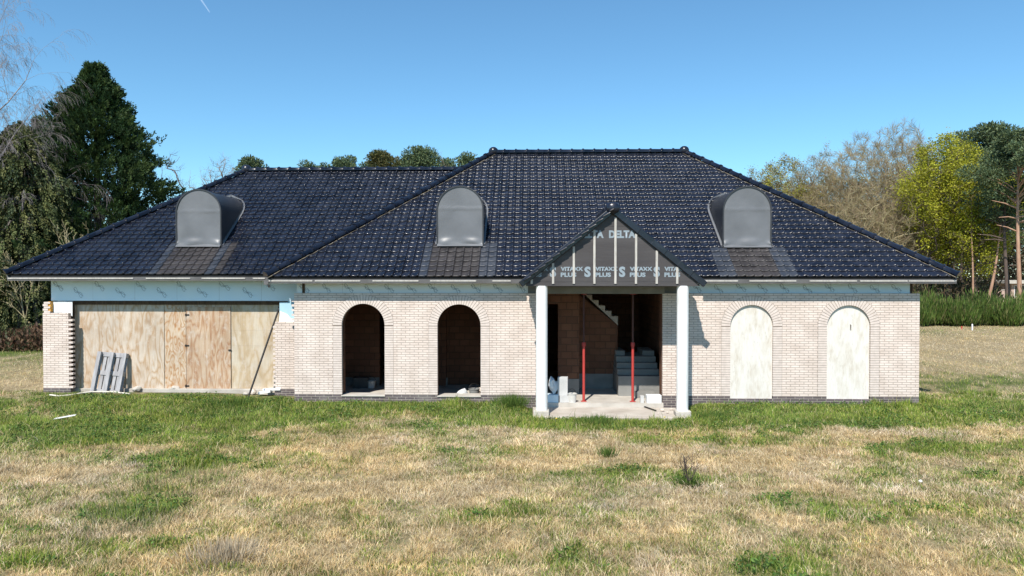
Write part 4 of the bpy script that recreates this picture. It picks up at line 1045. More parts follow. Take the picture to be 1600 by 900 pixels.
for i, (px, py, q) in enumerate(((1035, 643, .06), (1043, 646, .045), (1028, 647, .035), (1049, 641, .05))):
    chunk('brick_crumb', px, py, (q, q * .8, q * .6), M['rubble'], ('largest brown crumb', 'brown crumb at the slab edge', 'smallest brown crumb', 'brown crumb touching the column foot')[i] + ' of broken brick on the porch slab', 'rubble', 60 + i, z=-.075, group='brick crumbs on the porch slab')
# survey pegs
for px, py, h, mt, lb in ((1519, 516, .34, 'white', 'white survey peg in front of the green broom bushes'), (1502.5, 515, .18, 'red', 'short red survey peg beside the white peg')):
    mb = MB(); mb.box(-.03, .03, -.03, .03, -.1, h); mb.face([(-.03, -.03, h), (.03, -.03, h), (0, 0, h + .05)]); mb.face([(.03, -.03, h), (.03, .03, h), (0, 0, h + .05)]); mb.face([(.03, .03, h), (-.03, .03, h), (0, 0, h + .05)]); mb.face([(-.03, .03, h), (-.03, -.03, h), (0, 0, h + .05)])
    o = mb.build('survey_peg', M[mt]); p = atz(px, py, 0); o.location = (p.x, p.y, gz1(p.x, p.y)); tag(o, lb, 'peg')

# ------------------------------------------------------------------ vegetation
def rv(rng, n):
    v = rng.normal(size=(n, 3)); return v / np.linalg.norm(v, axis=1, keepdims=True)
def put(px, D):
    c, s_ = math.cos(YAW), math.sin(YAW); q = (px - 800) / F * D
    x = CAM.x + c * q - s_ * D; y = CAM.y + s_ * q + c * D; return Vector((x, y, gz1(x, y) - .05))
def hgt(py, D): return CAM.z + (432 - py) * D / F + .1

class Twigs:
    """collects branch segments, builds one mesh of tapered three to six sided tubes"""
    def __init__(s): s.mb = MB(); s.tips = []; s.thin = []
    def grow(s, p, d, L, r, lev, P, rng, bare=0.0):
        nseg = 4 if lev == 0 else 3
        pts = [Vector(p)]; rad = [r]; q = Vector(p); dd = Vector(d).normalized()
        for k in range(nseg):
            w_ = P['wig'][min(lev, len(P['wig']) - 1)]
            dd = (dd + Vector((rng.gauss(0, w_), rng.gauss(0, w_), rng.gauss(0, w_) + P['up'][min(lev, len(P['up']) - 1)]))).normalized()
            q = q + dd * (L / nseg); pts.append(q.copy()); rad.append(r * (1 - (k + 1) / nseg * P['taper']))
        s.mb.tube(pts, [max(x, P['minr']) for x in rad], 7 if lev == 0 else (5 if lev == 1 else 3), cap=False)
        if lev >= P['levels']:
            s.tips.append((pts[-1], dd)); s.tips.append((pts[1], dd)); return
        nc = P['kids'][lev]
        for k in range(nc):
            t = bare + (1 - bare) * (k + rng.random()) / nc if lev == 0 else .25 + .75 * (k + rng.random()) / nc
            f = min(t * nseg, nseg - 1e-3); i = int(f); a = pts[i].lerp(pts[i + 1], f - i); rr_ = rad[i] + (rad[i + 1] - rad[i]) * (f - i)
            base = (pts[i + 1] - pts[i]).normalized()
            perp = base.orthogonal().normalized(); perp.rotate(Matrix.Rotation(rng.uniform(0, 2 * math.pi) if lev else (k * 2.4 + rng.uniform(-.4, .4)), 3, base))
            an = P['ang'][min(lev, len(P['ang']) - 1)] * rng.uniform(.7, 1.25)
            nd = base * math.cos(an) + perp * math.sin(an)
            ln = L * P['len'][min(lev, len(P['len']) - 1)] * rng.uniform(.7, 1.15) * (1.1 - .45 * t if lev == 0 else 1 - .3 * t)
            s.grow(a, nd, ln, rr_ * P['rr'], lev + 1, P, rng)
        if lev > 0: s.grow(pts[-1], dd, L * .5, rad[-1], lev + 1, P, rng)
def crown_tree(name, label, loc, H, Rx, seed, N=1300, z0=.22, top=1.0, bark='twig', twigcol=((.24, .20, .13), (.30, .26, .17), (.20, .155, .12)), ntw=9, twl=.8, tww=.024, leafcol=None, leafn=0, leafs=.12, rtip=.011, group=None, bf=.32, trunkr=None, lean=0.0):
    """tree grown as a balanced nearest-neighbour net through points spread in a lumpy crown"""
    nr = np.random.default_rng(seed)
    u = rv(nr, N * 3); rad = nr.random(N * 3) ** .42; zc = (z0 + top) / 2; hz = (top - z0) / 2
    lump = 1 + .20 * np.sin(u[:, 0] * 4 + seed) * np.cos(u[:, 1] * 3.5 + seed * 2) + .16 * np.sin(u[:, 2] * 7 + u[:, 0] * 5 + seed)
    P = u * (rad * lump)[:, None] * np.array([[Rx, Rx, hz * H]]); P[:, 0] += lean * P[:, 2]
    P[:, 2] += zc * H; wz = np.clip((P[:, 2] / H - z0) / (top - z0), 0, 1)
    P[:, :2] *= (.55 + .62 * np.sin(np.pi * np.clip(wz * .78 + .12, 0, 1)))[:, None]
    P = P[:N]; nt_ = 8; tr = np.stack([.10 * np.sin(np.arange(nt_) + seed), .1 * np.cos(np.arange(nt_) * 1.3), np.linspace(0, (z0 + .22) * H, nt_)], 1)
    A = np.concatenate([tr, P]); n = len(A); par = np.full(n, -1); plen = np.zeros(n); best = np.full(n, 1e9); bp = np.zeros(n, int); done = np.zeros(n, bool); order = []
    def attach(i):
        done[i] = True; order.append(i); d = np.linalg.norm(A - A[i], axis=1); cst = d + bf * (plen[i] + d) + (1.5 * H if i < 2 else 0)
        m_ = (cst < best) & ~done; best[m_] = cst[m_]; bp[m_] = i
    for i in range(nt_):
        if i: par[i] = i - 1; plen[i] = plen[i - 1] + np.linalg.norm(A[i] - A[i - 1])
        attach(i)
    for _ in range(n - nt_):
        i = int(np.argmin(np.where(done, 1e18, best))); par[i] = bp[i]; plen[i] = plen[par[i]] + np.linalg.norm(A[i] - A[par[i]]); attach(i)
    cnt = np.ones(n)
    for i in reversed(order):
        if par[i] >= 0: cnt[par[i]] += cnt[i]
    r = rtip * cnt ** .47
    if trunkr: r = np.minimum(r, trunkr)
    t_ = thing(name, label, 'tree', loc, group); mb = MB()
    for i in order:
        if par[i] < 0: continue
        a, b_ = A[par[i]], A[i]; m_ = (a + b_) / 2 + nr.normal(size=3) * .05 * np.linalg.norm(b_ - a)
        mb.tube([a, m_, b_], [min(r[par[i]], r[i] * 1.35), r[i] * 1.1, r[i]], 6 if cnt[i] > 60 else 3, cap=False)
    mb.build('trunk', M[bark], t_)
    if ntw:
        idx = np.nonzero(cnt < 14)[0]; idx = np.repeat(idx, ntw); k = len(idx); e = A[idx] - A[par[idx]]; e /= np.linalg.norm(e, axis=1, keepdims=True) + 1e-6
        D = e * .6 + rv(nr, k) * .75 + np.array([[0, 0, .38]]); q = A[idx] - (A[idx] - A[par[idx]]) * nr.random((k, 1))
        cl = np.array(twigcol)[nr.integers(0, len(twigcol), k)] * nr.uniform(.75, 1.2, (k, 1))
        link('twigs', leaves('twigs', q, D, nr.uniform(.5, 1.3, k) * twl, tww, cl, nr), M['needle'], t_)
    if leafcol is not None:
        idx = np.nonzero(cnt < 10)[0]; w_ = nr.random(len(idx)) ** 3 + .03; idx = nr.choice(idx, leafn, p=w_ / w_.sum())
        c = A[idx] + nr.normal(size=(leafn, 3)) * leafs * 2.6; d = rv(nr, leafn); d[:, 2] = np.abs(d[:, 2]) * .6
        tone = nr.uniform(.75, 1.2, n)[idx][:, None]
        cl = np.array(leafcol)[nr.integers(0, len(leafcol), leafn)] * nr.uniform(.75, 1.2, (leafn, 1)) * tone
        link('crown', leaves('crown', c, d, nr.uniform(.7, 1.3, leafn) * leafs * 1.5, nr.uniform(.7, 1.2, leafn) * leafs, cl, nr), M['leaf'], t_)
    return t_
BARE = dict(levels=4, kids=[9, 6, 5, 4], ang=[.75, .7, .65, .6], len=[.52, .52, .5, .5], wig=[.05, .12, .16, .2], up=[.02, .10, .07, .03], taper=.75, minr=.008, rr=.55)
def bare_tree(name, label, loc, H, r, seed, P=BARE, mat='twig', bare=.22, group=None, spread=1.0, leafcol=None, leafn=0, leafs=.12):
    rng = random.Random(seed); T = Twigs(); P = dict(P); P['len'] = [P['len'][0] * spread] + P['len'][1:]
    T.grow((0, 0, 0), (rng.uniform(-.05, .05), rng.uniform(-.05, .05), 1), H * .74, r, 0, P, rng, bare)
    t_ = thing(name, label, 'tree', loc, group)
    zmax = max(v[2] for v in T.mb.v); k = H / zmax
    T.mb.v = [(x * k, y * k, z * k) for x, y, z in T.mb.v]
    T.mb.build('trunk', M[mat], t_)
    if leafcol is not None:
        nr = np.random.default_rng(seed); tp = np.array([p[0][:] for p in T.tips]) * k
        idx = nr.integers(0, len(tp), leafn); c = tp[idx] + nr.normal(size=(leafn, 3)) * leafs * 2.4
        cl = np.array(leafcol)[nr.integers(0, len(leafcol), leafn)] * nr.uniform(.7, 1.2, (leafn, 1))
        d = rv(nr, leafn); d[:, 2] = np.abs(d[:, 2]) * .5
        link('crown', leaves('crown', c, d, nr.uniform(.7, 1.3, leafn) * leafs * 1.6, nr.uniform(.6, 1.1, leafn) * leafs, cl, nr), M['leaf'], t_)
    return t_
PINE_COL = [(.085, .130, .065), (.12, .170, .082), (.060, .095, .054), (.16, .205, .10), (.13, .16, .062)]
def pine_crown(nr, blobs, per, size, cols):
    Ps, Ds, Cs = [], [], []
    for (bx, by, bz, br) in blobs:
        n = int(per * br * br); u = rv(nr, n); rad = nr.random((n, 1)) ** .33
        q = u * rad * np.array([[br, br, br * .55]]) + np.array([[bx, by, bz]])
        d = u * .7 + rv(nr, n) * .8; d[:, 2] += .35
        Ps.append(q); Ds.append(d); Cs.append(np.array(cols)[nr.integers(0, len(cols), n)] * nr.uniform(.75, 1.2, (n, 1)) * nr.uniform(.85, 1.15))
    P = np.concatenate(Ps); D = np.concatenate(Ds); Cc = np.concatenate(Cs); n = len(P)
    return leaves('crown', P, D, nr.uniform(.7, 1.3, n) * size, nr.uniform(.25, .5, n) * size, Cc, nr)
def pine(label, loc, H, R_, seed, bark='darkbark', base=.55, lean=(0, 0), group=None, nb=34, per=330, size=.34, stubs=0, cols=PINE_COL, name='pine_tree', tr=.17):
    nr = np.random.default_rng(seed); rr = random.Random(seed)
    t_ = thing(name, label, 'tree', loc, group)
    mb = MB(); pts = []; n = 9
    for k in range(n + 1):
        f = k / n; pts.append(Vector((lean[0] * f * H + .12 * math.sin(f * 5 + seed), lean[1] * f * H + .1 * math.cos(f * 4 + seed) - .1, H * .95 * f)))
    mb.tube(pts, [tr * (1 - .8 * k / n) * (1.25 if k == 0 else 1) for k in range(n + 1)], 9)
    def axis_at(f): f = min(max(f, 0), .999) * n; i = int(f); return pts[i].lerp(pts[i + 1], f - i)
    blobs = []
    for k in range(nb):
        f = base + (1 - base) * ((k + rr.random()) / nb) ** .9; a = rr.uniform(0, 2 * math.pi)
        e = (1 - ((f - base) / (1 - base)) ** 1.6) * .85 + .22; e *= min(1, .45 + 2.2 * (f - base) / (1 - base))
        rad = R_ * e * rr.uniform(.35, 1.0); o_ = axis_at(f); q = Vector((o_.x + rad * math.cos(a), o_.y + rad * math.sin(a), f * H + rad * .18))
        blobs.append((q.x, q.y, q.z, rr.uniform(.16, .38) * R_))
        mb.tube([o_ - Vector((0, 0, .25 * rad)), (o_ + q) / 2 + Vector((0, 0, -.05 * rad)), q], [tr * .28, tr * .18, tr * .06], 5, cap=False)
    for k in range(stubs):
        f = rr.uniform(.34, base + .06); a = rr.uniform(0, 2 * math.pi); o_ = axis_at(f); ln = rr.uniform(.8, 2.2); s_ = -1 if rr.random() < .7 else 1
        q = o_ + Vector((s_ * ln, rr.uniform(-.5, .5), ln * rr.uniform(-.1, .55)))
        mb.tube([o_, (o_ + q) / 2 + Vector((0, 0, .1)), q], [tr * .32, tr * .24, tr * .12], 5)
    mb.build('trunk', M[bark], t_)
    link('crown', pine_crown(nr, blobs, per, size, cols), M['needle'], t_)
    return t_

# --- left: big cypress, dark conifers, birch, saplings
def cypress(label, loc, H, Rb, seed, nspray, cols, name='cypress_tree', droop=0.0, prof=None, size=.30, per=34):
    nr = np.random.default_rng(seed); t_ = thing(name, label, 'tree', loc)
    mb = MB(); mb.tube([(0, 0, 0), (.05, 0, H * .5), (0, 0, H * .97)], [H * .022, H * .013, .02], 8); mb.build('trunk', M['darkbark'], t_)
    f = nr.random(nspray) ** .8; a = nr.uniform(0, 2 * np.pi, nspray)
    pr = prof or (lambda q: (1 - q) ** .75 * (.55 + .45 * np.minimum(1, q * 4)))
    lob = 1 + .16 * np.sin(a * 3 + f * 9 + seed) + .16 * np.sin(a * 5 - f * 14) + .13 * np.sin(f * 37 + a * 2) + .10 * np.sin(f * 71 - a * 3)
    rad = Rb * pr(f) * lob * nr.uniform(.12, 1.04, nspray) ** .45 + .10; tip = nr.random(nspray) < .06; rad = np.where(tip, rad * 1.10, rad)
    c = np.stack([rad * np.cos(a), rad * np.sin(a), H * f], 1)
    out = np.stack([np.cos(a), np.sin(a), np.full(nspray, .75 - 1.5 * droop)], 1) + rv(nr, nspray) * .3
    out /= np.linalg.norm(out, axis=1, keepdims=True)
    n = nspray * per; k = np.repeat(np.arange(nspray), per)
    tt = nr.random((n, 1)); sl = nr.uniform(.5, 1.1, nspray)[k][:, None] * size * 2.6
    side = rv(nr, n); wd_ = .34 * (1 - tt * .75) * sl * .8
    P = c[k] + out[k] * (tt - .35) * sl + side * wd_ * nr.random((n, 1)); P[:, 2] -= (tt[:, 0] ** 2) * droop * sl[:, 0] * 1.2
    D = out[k] * .9 + side * .65 + np.array([[0, 0, .15 - droop]])
    tone = nr.uniform(.75, 1.25, nspray)[k][:, None]
    Cc = np.array(cols)[nr.integers(0, len(cols), nspray)][k] * tone * nr.uniform(.85, 1.15, (n, 1))
    ns = 500; zl = nr.random(ns); al = nr.uniform(0, 6.28, ns); rl = .16 * (1 - zl) + .02
    P = np.concatenate([P, np.stack([rl * np.cos(al), rl * np.sin(al), H * (.955 + .055 * zl)], 1)]); D = np.concatenate([D, np.stack([np.cos(al) * .5, np.sin(al) * .5, np.ones(ns)], 1)]); Cc = np.concatenate([Cc, np.array(cols)[nr.integers(0, len(cols), ns)]]); n += ns
    link('crown', leaves('crown', P, D, nr.uniform(.6, 1.3, n) * size * .62, nr.uniform(.35, .6, n) * size * .5, Cc, nr), M['needle'], t_)
    return t_
CYP = [(.030, .062, .022), (.048, .090, .030), (.020, .044, .019), (.075, .115, .036), (.055, .095, .026)]
OLV = [(.10, .122, .042), (.135, .150, .052), (.075, .098, .036), (.175, .18, .07), (.045, .066, .028)]
cypress('tall dense dark green cypress behind the garage wing', put(152, 39), hgt(112, 39), 5.2, 3, 7500, CYP, prof=lambda q: np.minimum((1 - q) ** .58, (1 - q) * 1.75) * (.85 + .15 * np.minimum(1, q * 5)), size=.25, per=34)
cypress('dark conifer in deep shade left of the big cypress', put(72, 41), hgt(196, 41), 3.6, 5, 2600, CYP[:3] + OLV[:2], size=.26)
cypress('olive drooping conifer with hanging shoots at the field edge', put(34, 35), hgt(200, 35), 3.7, 8, 3000, OLV, 'drooping_conifer', .75, lambda q: (1 - q) ** .55, size=.24)
cypress('dark conifer crown cut by the left picture edge', put(-75, 38), hgt(150, 38), 4.0, 9, 2000, CYP[:3] + OLV[:2], size=.28)
BIRCH = dict(levels=4, kids=[14, 7, 5, 5], ang=[.55, .6, .6, .5], len=[.36, .55, .6, .7], wig=[.04, .10, .14, .16], up=[.02, .04, -.16, -.42], taper=.8, minr=.0030, rr=.5)
bare_tree('birch_tree', 'tall bare weeping birch at the left picture edge', put(-12, 33.5), hgt(-60, 33.5), .17, 4, BIRCH, 'twig3', .3)
bare_tree('birch_tree', 'slender bare birch leaning before the olive conifer', put(62, 35.5), hgt(140, 35.5), .10, 14, BIRCH, 'twig3', .3, spread=.9)
SAP = dict(levels=3, kids=[8, 5, 4], ang=[.6, .6, .6], len=[.5, .5, .5], wig=[.10, .14, .18], up=[.0, .05, .05], taper=.8, minr=.010, rr=.55)
s1 = bare_tree('bare_sapling', 'pale leafless sapling leaning before the dark cypress', put(96, 31), 5.9, .055, 6, SAP, 'twig', .3); s1.rotation_euler = (0, R(16), 0)
s2 = bare_tree('bare_sapling', 'thin forked leafless sapling against the shaded conifers', put(50, 32), 5.0, .045, 16, SAP, 'twig', .3); s2.rotation_euler = (0, R(-12), 0)
crown_tree('bare_tree', 'small leafless tree between the cypress and first dormer', put(268, 47), hgt(240, 47), 1.5, 17, 160, .3, bark='darkbark', twigcol=((.10, .08, .07), (.16, .13, .11)), ntw=5, twl=.6, tww=.014)
# fallen pale branch and brown bracken under the conifers
mb = MB(); a = at(33, 494, 16.5); b_ = at(62, 520, 15.5); mb.tube([a, (a + b_) / 2 + Vector((0, 0, .05)), b_ - Vector((0, 0, .4))], [.03, .045, .05], 6); tag(mb.build('broken_branch', M['twig']), 'pale broken branch leaning under the conifers', 'branch')
nr = np.random.default_rng(77)
def scatter_stuff(name, label, cat, n, px0, px1, d0, d1, h, size, cols, mat='leaf', upw=.5, seed=1, zpow=1.5):
    nr = np.random.default_rng(seed); D = nr.uniform(d0, d1, n); q = (nr.uniform(px0, px1, n) - 800) / F * D
    c, s_ = math.cos(YAW), math.sin(YAW); x = c * q - s_ * D; y = CAM.y + s_ * q + c * D
    top = h * (.35 + 1.1 * fbm(x * .55 + seed, y * .55, 3)); z = ground_z(x, y) + top * nr.random(n) ** zpow
    d = rv(nr, n); d[:, 2] = np.abs(d[:, 2]) + upw
    cl = np.array(cols)[nr.integers(0, len(cols), n)] * nr.uniform(.7, 1.2, (n, 1))
    o = link(name, leaves(name, np.stack([x, y, z], 1), d, nr.uniform(.6, 1.4, n) * size, nr.uniform(.2, .5, n) * size, cl, nr), M[mat]); tag(o, label, cat, kind='stuff'); return o
scatter_stuff('bracken', 'dead reddish brown bracken under the conifers', 'bracken', 22000, -260, 240, 29.5, 34, .75, .22, [(.11, .055, .032), (.15, .085, .05), (.08, .045, .028), (.20, .13, .08), (.06, .07, .03)], seed=3)
scatter_stuff('woodland', 'dark woodland mass behind the conifers', 'woodland', 42000, -420, 215, 46, 56, 8.0, .40, [(.018, .028, .016), (.03, .04, .02), (.04, .04, .024)], 'needle', .1, 5, .8)

# --- behind the roof: crowns that show over the ridge
for i, (px, py, D, R_, lb) in enumerate(((396, 249, 78, 1.9, 'pine crown at the upper end of the wing hip'), (482, 254, 84, 1.5, 'lowest pine crown peeping over the wing ridge'), (543, 246, 82, 2.4, 'broad pine crown over the middle of the wing ridge'),
        (508, 257, 88, 1.6, 'faint pine tip left of the broad pine crown'), (575, 256, 90, 1.8, 'low pine tip between the broad and yellowish crowns'), (630, 252, 88, 1.7, 'low pine tip beside the yellowish crown'), (694, 250, 90, 1.8, 'low pine tip right of the largest dense crown'),
        (602, 240, 80, 2.4, 'yellowish pine crown over the wing ridge'), (656, 237, 80, 3.0, 'largest dense pine crown over the wing ridge'), (726, 242, 82, 1.9, 'pine crown tucked beside the main hip'))):
    pine(lb, put(px, D), hgt(py, D) - .35, R_ * 1.45, 60 + i, base=.42, group='pines behind the roof', nb=60, per=330, size=.30, cols=PINE_COL if px != 602 else [(.12, .115, .035), (.10, .09, .03), (.06, .08, .035)])
TW2 = ((.24, .19, .15), (.30, .25, .19), (.20, .15, .13))
crown_tree('bare_tree', 'spreading leafless tree beyond the wing hip', put(348, 66), hgt(250, 66), 2.6, 71, 420, .4, bark='twig2', twigcol=TW2, ntw=7, twl=.7, tww=.014)
crown_tree('bare_tree', 'faint leafless crown between two pines over the ridge', put(692, 84), hgt(244, 84), 2.2, 72, 300, .45, bark='twig2', twigcol=TW2, ntw=5, tww=.014)
# --- right: bare oaks, yellow maple, pines

LIME = [(.36, .365, .024), (.43, .425, .03), (.28, .30, .024), (.48, .46, .06)]
BUD = [(.32, .30, .05), (.25, .235, .06), (.22, .18, .08)]
OAK = ((.33, .275, .13), (.40, .335, .18), (.27, .20, .125), (.30, .215, .15))
crown_tree('oak_tree', 'hazy yellow-green budding tree nearest the long hip', put(1222, 92), hgt(252, 92), 4.6, 80, 1200, .2, bark='twig2', twigcol=OAK, ntw=14, leafcol=BUD + [(.40, .38, .04)] * 2, leafn=20000, leafs=.13)
crown_tree('oak_tree', 'leafless grey tree between the budding tree and big oak', put(1275, 88), hgt(242, 88), 4.6, 81, 1300, .18, bark='twig2', twigcol=OAK, ntw=20, leafcol=BUD, leafn=7000, leafs=.10)
crown_tree('oak_tree', 'leafless brown oak left of the tallest bare oak', put(1326, 80), hgt(232, 80), 4.6, 82, 1400, .15, bark='twig', twigcol=OAK, ntw=20)
crown_tree('oak_tree', 'tallest leafless oak beside the yellow maple', put(1386, 74), hgt(206, 74), 5.2, 83, 1700, .14, bark='twig', twigcol=OAK, ntw=20)
crown_tree('oak_tree', 'low leafless oak with pale limbs above the roof edge', put(1362, 68), hgt(290, 68), 4.2, 84, 1100, .12, bark='twig', twigcol=OAK, ntw=9)
crown_tree('oak_tree', 'leafless oak partly behind the yellow maple', put(1432, 80), hgt(212, 80), 4.2, 85, 1400, .15, bark='twig2', twigcol=OAK, ntw=20)
crown_tree('oak_tree', 'small lime tinged tree just above the right dormer hip', put(1186, 96), hgt(266, 96), 3.4, 180, 900, .2, bark='twig2', twigcol=OAK, ntw=12, leafcol=BUD, leafn=11000, leafs=.13)
crown_tree('oak_tree', 'olive budding tree low behind the long hip', put(1252, 84), hgt(290, 84), 4.0, 181, 900, .2, bark='twig', twigcol=OAK, ntw=12, leafcol=BUD + [(.36, .34, .04)], leafn=12000, leafs=.12)
crown_tree('oak_tree', 'low leafless oak where the hip meets the wood', put(1412, 70), hgt(318, 70), 3.8, 182, 900, .1, bark='twig', twigcol=OAK, ntw=16)
crown_tree('maple_tree', 'bright yellow-green maple in fresh leaf', put(1482, 66), hgt(214, 66), 4.1, 86, 1500, .26, bark='darkbark', ntw=3, twl=.5, leafcol=LIME, leafn=42000, leafs=.115, trunkr=.24)
crown_tree('maple_tree', 'smaller lime green maple under the big maple crown', put(1522, 63), hgt(318, 63), 2.4, 87, 700, .32, bark='darkbark', ntw=3, twl=.4, leafcol=LIME, leafn=12000, leafs=.10, trunkr=.12)
pine('red-barked pine with bare lower trunk and pale stubs', put(1590, 58), hgt(215, 58), 3.4, 90, 'redbark', .66, (-.004, 0), nb=44, per=520, size=.24, stubs=7, tr=.2)
pine('dark pine standing behind the lime maple', put(1553, 70), hgt(206, 70), 4.2, 91, 'darkbark', .50, nb=60, per=300, size=.30)
pine('dark pine cut by the right picture edge', put(1640, 66), hgt(198, 66), 4.2, 92, 'darkbark', .45, nb=56, per=300, size=.30)
pine('pine crown rising behind the yellow maple', put(1502, 84), hgt(212, 84), 3.0, 93, 'darkbark', .62, nb=40, per=220, size=.34)
pine('leaning red pine trunk between the maples and right pine', put(1540, 61), hgt(330, 61), 2.0, 94, 'redbark', .78, (.15, 0), nb=14, per=300, size=.28, tr=.15)
pine('pale straight pine stem under the yellow maple', put(1517, 62), hgt(300, 62), 1.2, 95, 'redbark', .80, nb=8, per=250, size=.28, tr=.10)
pine('dark forked pine stem beside the red-barked pine', put(1572, 60), hgt(300, 60), 2.2, 96, 'darkbark', .70, (-.02, 0), nb=16, per=280, size=.28, tr=.22, stubs=4)
for i, (px, D) in enumerate(((1405, 98), (1455, 92), (1490, 104), (1340, 108), (1290, 112), (1545, 96), (1610, 100), (1680, 92), (1740, 84))):
    bare = 'pine in the shaded wood behind the oaks'
    pine(bare, put(px, D), hgt(262 + (i * 37) % 45, D), 3.0, 110 + i, 'darkbark' if i % 3 else 'redbark', .5, nb=22, per=90, size=.5, group='pines in the wood behind')
scatter_stuff('woodland', 'shaded woodland mass far behind the oaks and pines', 'woodland', 60000, 1180, 1900, 106, 128, 14.0, .75, [(.09, .085, .045), (.13, .105, .065), (.16, .125, .085), (.06, .07, .035)], 'needle', .1, 6, .8)
scatter_stuff('undergrowth', 'brown and green undergrowth between the trunks', 'undergrowth', 16000, 1180, 1562, 62, 100, 2.6, .45, [(.10, .075, .045), (.06, .07, .03), (.14, .10, .06)], 'leaf', .3, 8, .9)
# broom bushes in a row
BROOM = [(.095, .165, .03), (.13, .21, .04), (.17, .25, .055), (.055, .10, .022), (.24, .24, .09)]
def broom(label, px, D, H, W, seed, n=5200):
    nr = np.random.default_rng(seed); t_ = thing('broom_bush', label, 'bush', put(px, D), 'broom bushes along the field edge')
    a = nr.uniform(0, 2 * np.pi, n); r0 = W * .42 * np.sqrt(nr.random(n)); ln = nr.uniform(.05, .35, n)
    zt = H * (1 - .62 * (r0 / (W * .42)) ** 2) * (.45 + .62 * nr.random(n)) * (1 + .14 * np.sin(a * 4 + seed))
    f = nr.random(n) ** .6
    x = r0 * np.cos(a) * (1 + .35 * f); y = r0 * np.sin(a) * (1 + .35 * f); z = zt * f * .92
    d = np.stack([.30 * np.cos(a) * r0 / W * 2, .30 * np.sin(a) * r0 / W * 2, np.ones(n)], 1) + rv(nr, n) * .28
    cl = np.array(BROOM)[nr.integers(0, 5, n)] * nr.uniform(.7, 1.25, (n, 1)) * nr.uniform(.68, 1.1)
    link('foliage', leaves('foliage', np.stack([x, y, z], 1), d, nr.uniform(.25, .6, n), nr.uniform(.02, .05, n) * 1.3, cl, nr), M['leaf'], t_)
    mb = MB(); rr = random.Random(seed)
    for k in range(14):
        q = rr.uniform(0, 6.28); e = rr.uniform(.1, .4) * W
        mb.tube([(e * .3 * math.cos(q), e * .3 * math.sin(q), 0), (e * math.cos(q), e * math.sin(q), H * .6)], [.02, .008], 4, cap=False)
    mb.build('stem', M['bark'], t_)
bl = ['broom bush half hidden by the brick house corner', 'second broom bush from the house corner', 'broom bush with a dry brown shoot', 'broom bush behind the short red peg', 'broom bush behind the white survey peg', 'taller broom bush right of the white peg', 'dark rounded broom bush near the right pine trunk', 'broom bush at the right picture edge', 'broom bush past the right picture edge']
for i, px in enumerate((1428, 1452, 1476, 1499, 1522, 1547, 1571, 1596, 1625)):
    broom(bl[i], px, 46.5 + (i % 3) * .7, 2.05 + .24 * math.sin(i * 1.9), 2.0, 200 + i)
for i, px in enumerate((1300, 1340, 1385, 1412)): pass
# house far off among the pines
fh = thing('bungalow', 'low brick bungalow with pale flat roof among the pines', 'house', put(1640, 88))
mb = MB(); mb.box(-4.6, 5, 0, 6, 0, 2.35); mb.build('wall', M['house2'], fh)
mb = MB(); mb.box(-5.2, 5.6, -.6, 6.6, 2.35, 2.75); mb.build('roof', M['concrete'], fh, .02)
for x0, x1 in ((-4.2, -2.4), (-1.8, .4), (1.2, 3.6)):
    mb = MB(); mb.box(x0 - .06, x1 + .06, -.04, .0, .74, 2.12); wn = mb.build('window', M['whiteboard'], fh)
    mb = MB(); mb.box(x0, x1, -.06, -.042, .8, 2.06); mb.build('pane', M['glass'], wn)
fw = thing('garden_wall', 'low pink brick wall between the pine trunks', 'wall', put(1556, 86)); mb = MB(); mb.box(-2.2, 1.6, 0, .22, 0, 1.6); mb.build('brickwork', M['house2'], fw); mb = MB(); mb.box(-2.24, 1.64, -.04, .26, 1.602, 1.68); mb.build('coping', M['concrete'], fw)

# --- plants in the meadow
def tuft(label, px, py, n, h, spread, cols, seed, name='grass_tuft', cat='grass tuft', wd_=.009, up=1.2):
    nr = np.random.default_rng(seed); p = atz(px, py, -.1); t_ = (p.x, p.y, gz1(p.x, p.y) - .01)
    q = nr.normal(size=(n, 2)) * spread * .4; P = np.stack([q[:, 0], q[:, 1], np.zeros(n)], 1)
    d = np.stack([q[:, 0] * .7 / spread, q[:, 1] * .7 / spread, np.full(n, up)], 1) + rv(nr, n) * .3
    cl = np.array(cols)[nr.integers(0, len(cols), n)] * nr.uniform(.75, 1.2, (n, 1))
    o = link(name, leaves(name, P, d, nr.uniform(.5, 1.1, n) * h, wd_, cl, nr), M['blade']); o.location = t_; tag(o, label, cat); return o
G2 = [(.06, .12, .022), (.09, .16, .03), (.13, .19, .04)]
tuft('tall green grass clump against the wall left of the porch', 800, 641, 900, .34, .42, G2, 301)
tuft('tall green grass clump in front of the porch slab', 932, 662, 700, .22, .5, G2, 302)
tuft('upright dark grass tuft in the open meadow below the porch', 949, 712, 260, .24, .16, G2, 303)
tuft('long green grass swathe left of the meadow middle', 282, 757, 700, .22, 1.3, [(.18, .22, .06), (.26, .27, .09), (.40, .36, .18)], 304)
tuft('bluish green grass patch at the lower left meadow', 195, 812, 500, .19, 1.0, [(.16, .20, .07), (.20, .23, .10), (.30, .29, .15)], 305)
tuft('tall green grass clump at the foot of the second arch', 1110, 655, 600, .20, .5, G2, 306)
tuft('tall green clump along the plinth below the black bar', 360, 640, 1000, .22, .8, G2, 307)
tuft('pale dry grass clump near the lower picture edge', 350, 868, 700, .20, .5, [(.52, .43, .30), (.42, .34, .24)], 308)
rr = random.Random(9); sh = thing('twiggy_shrub', 'small twiggy shrub with a green foot in the dry meadow', 'shrub', (lambda p: (p.x, p.y, gz1(p.x, p.y)))(atz(1076, 757, -.1)))
mb = MB()
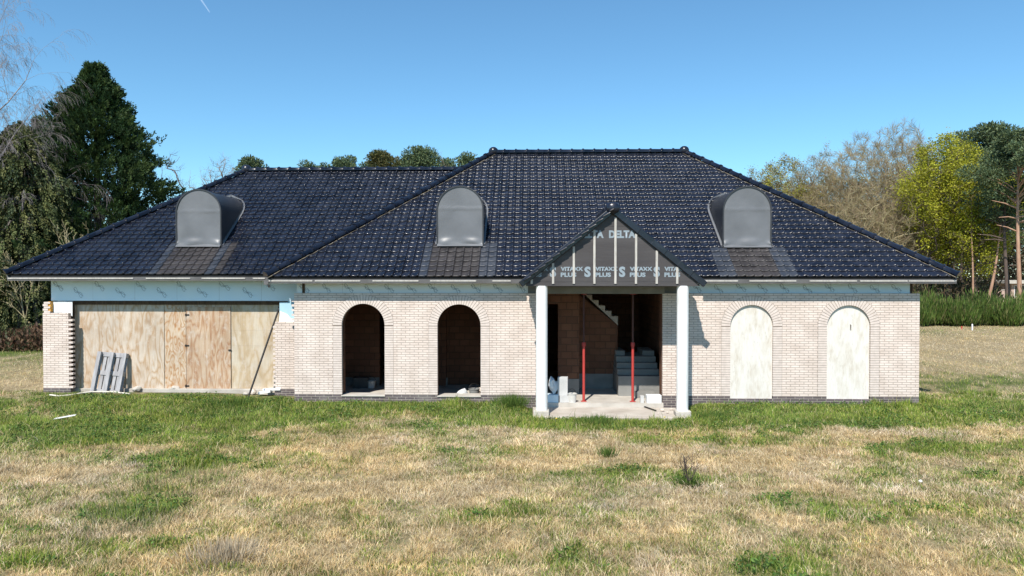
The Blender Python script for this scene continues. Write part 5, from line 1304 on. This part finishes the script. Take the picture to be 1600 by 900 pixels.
for k in range(13):
    a = rr.uniform(0, 6.28); l = rr.uniform(.3, .56); e = rr.uniform(.06, .26); q = Vector((e * math.cos(a), e * math.sin(a), l))
    mb.tube([(0, 0, 0), q * .5 + Vector((rr.uniform(-.02, .02), 0, .03)), q], [.006, .0045, .003], 4)
    for j in range(3):
        b0 = q * rr.uniform(.5, .9); mb.tube([b0, b0 + Vector((rr.uniform(-.1, .1), rr.uniform(-.1, .1), .12))], [.0035, .002], 3)
mb.build('twigs', M['darkbark'], sh)
nr = np.random.default_rng(5); n = 300; q = nr.normal(size=(n, 2)) * .085; d = np.stack([q[:, 0] * 3, q[:, 1] * 3, np.full(n, .6)], 1) + rv(nr, n) * .4
link('green_foot', leaves('green_foot', np.stack([q[:, 0], q[:, 1], np.zeros(n)], 1), d, nr.uniform(.06, .15, n), .02, np.array(G2)[nr.integers(0, 3, n)] * .8, nr), M['blade'], sh)
# dry stalks at the second arch and dandelions at the porch
for px, py, lb in ((840 + 29, 660, 'yellow dandelion at the left porch column foot'), (1038, 657, 'yellow dandelion near the right porch column foot')):
    p = atz(px, py, -.1); mb = MB(); mb.tube([(0, 0, 0), (.005, 0, .10)], .003, 4); mb.lathe([(.004, .10), (.024, .108), (.02, .118), (.004, .121)], (.005, 0, 0), 10, 1)
    o = mb.build('dandelion', [plain('stalk', (.12, .2, .04)), plain('dandelion_yellow', (.7, .5, .02))]); o.location = (p.x, p.y, gz1(p.x, p.y)); tag(o, lb, 'flower')

# ------------------------------------------------------------------ vapour trail high in the sky
m, t, b = newmat('vapour'); b.inputs['Base Color'].default_value = (.9, .93, .97, 1); b.inputs['Roughness'].default_value = 1; b.inputs['Alpha'].default_value = .07
mb = MB(); pts = []
for k in range(9):
    f = k / 8; d = _ray(305 + 22.5 * f, -14 + 33 * f); pts.append(CAM + d * (5200 - 400 * f))
mb.tube(pts, [9 - 5.5 * k / 8 for k in range(9)], 10, cap=False); tag(mb.build('vapour_trail', m), 'short white vapour trail high in the blue sky', 'vapour trail')
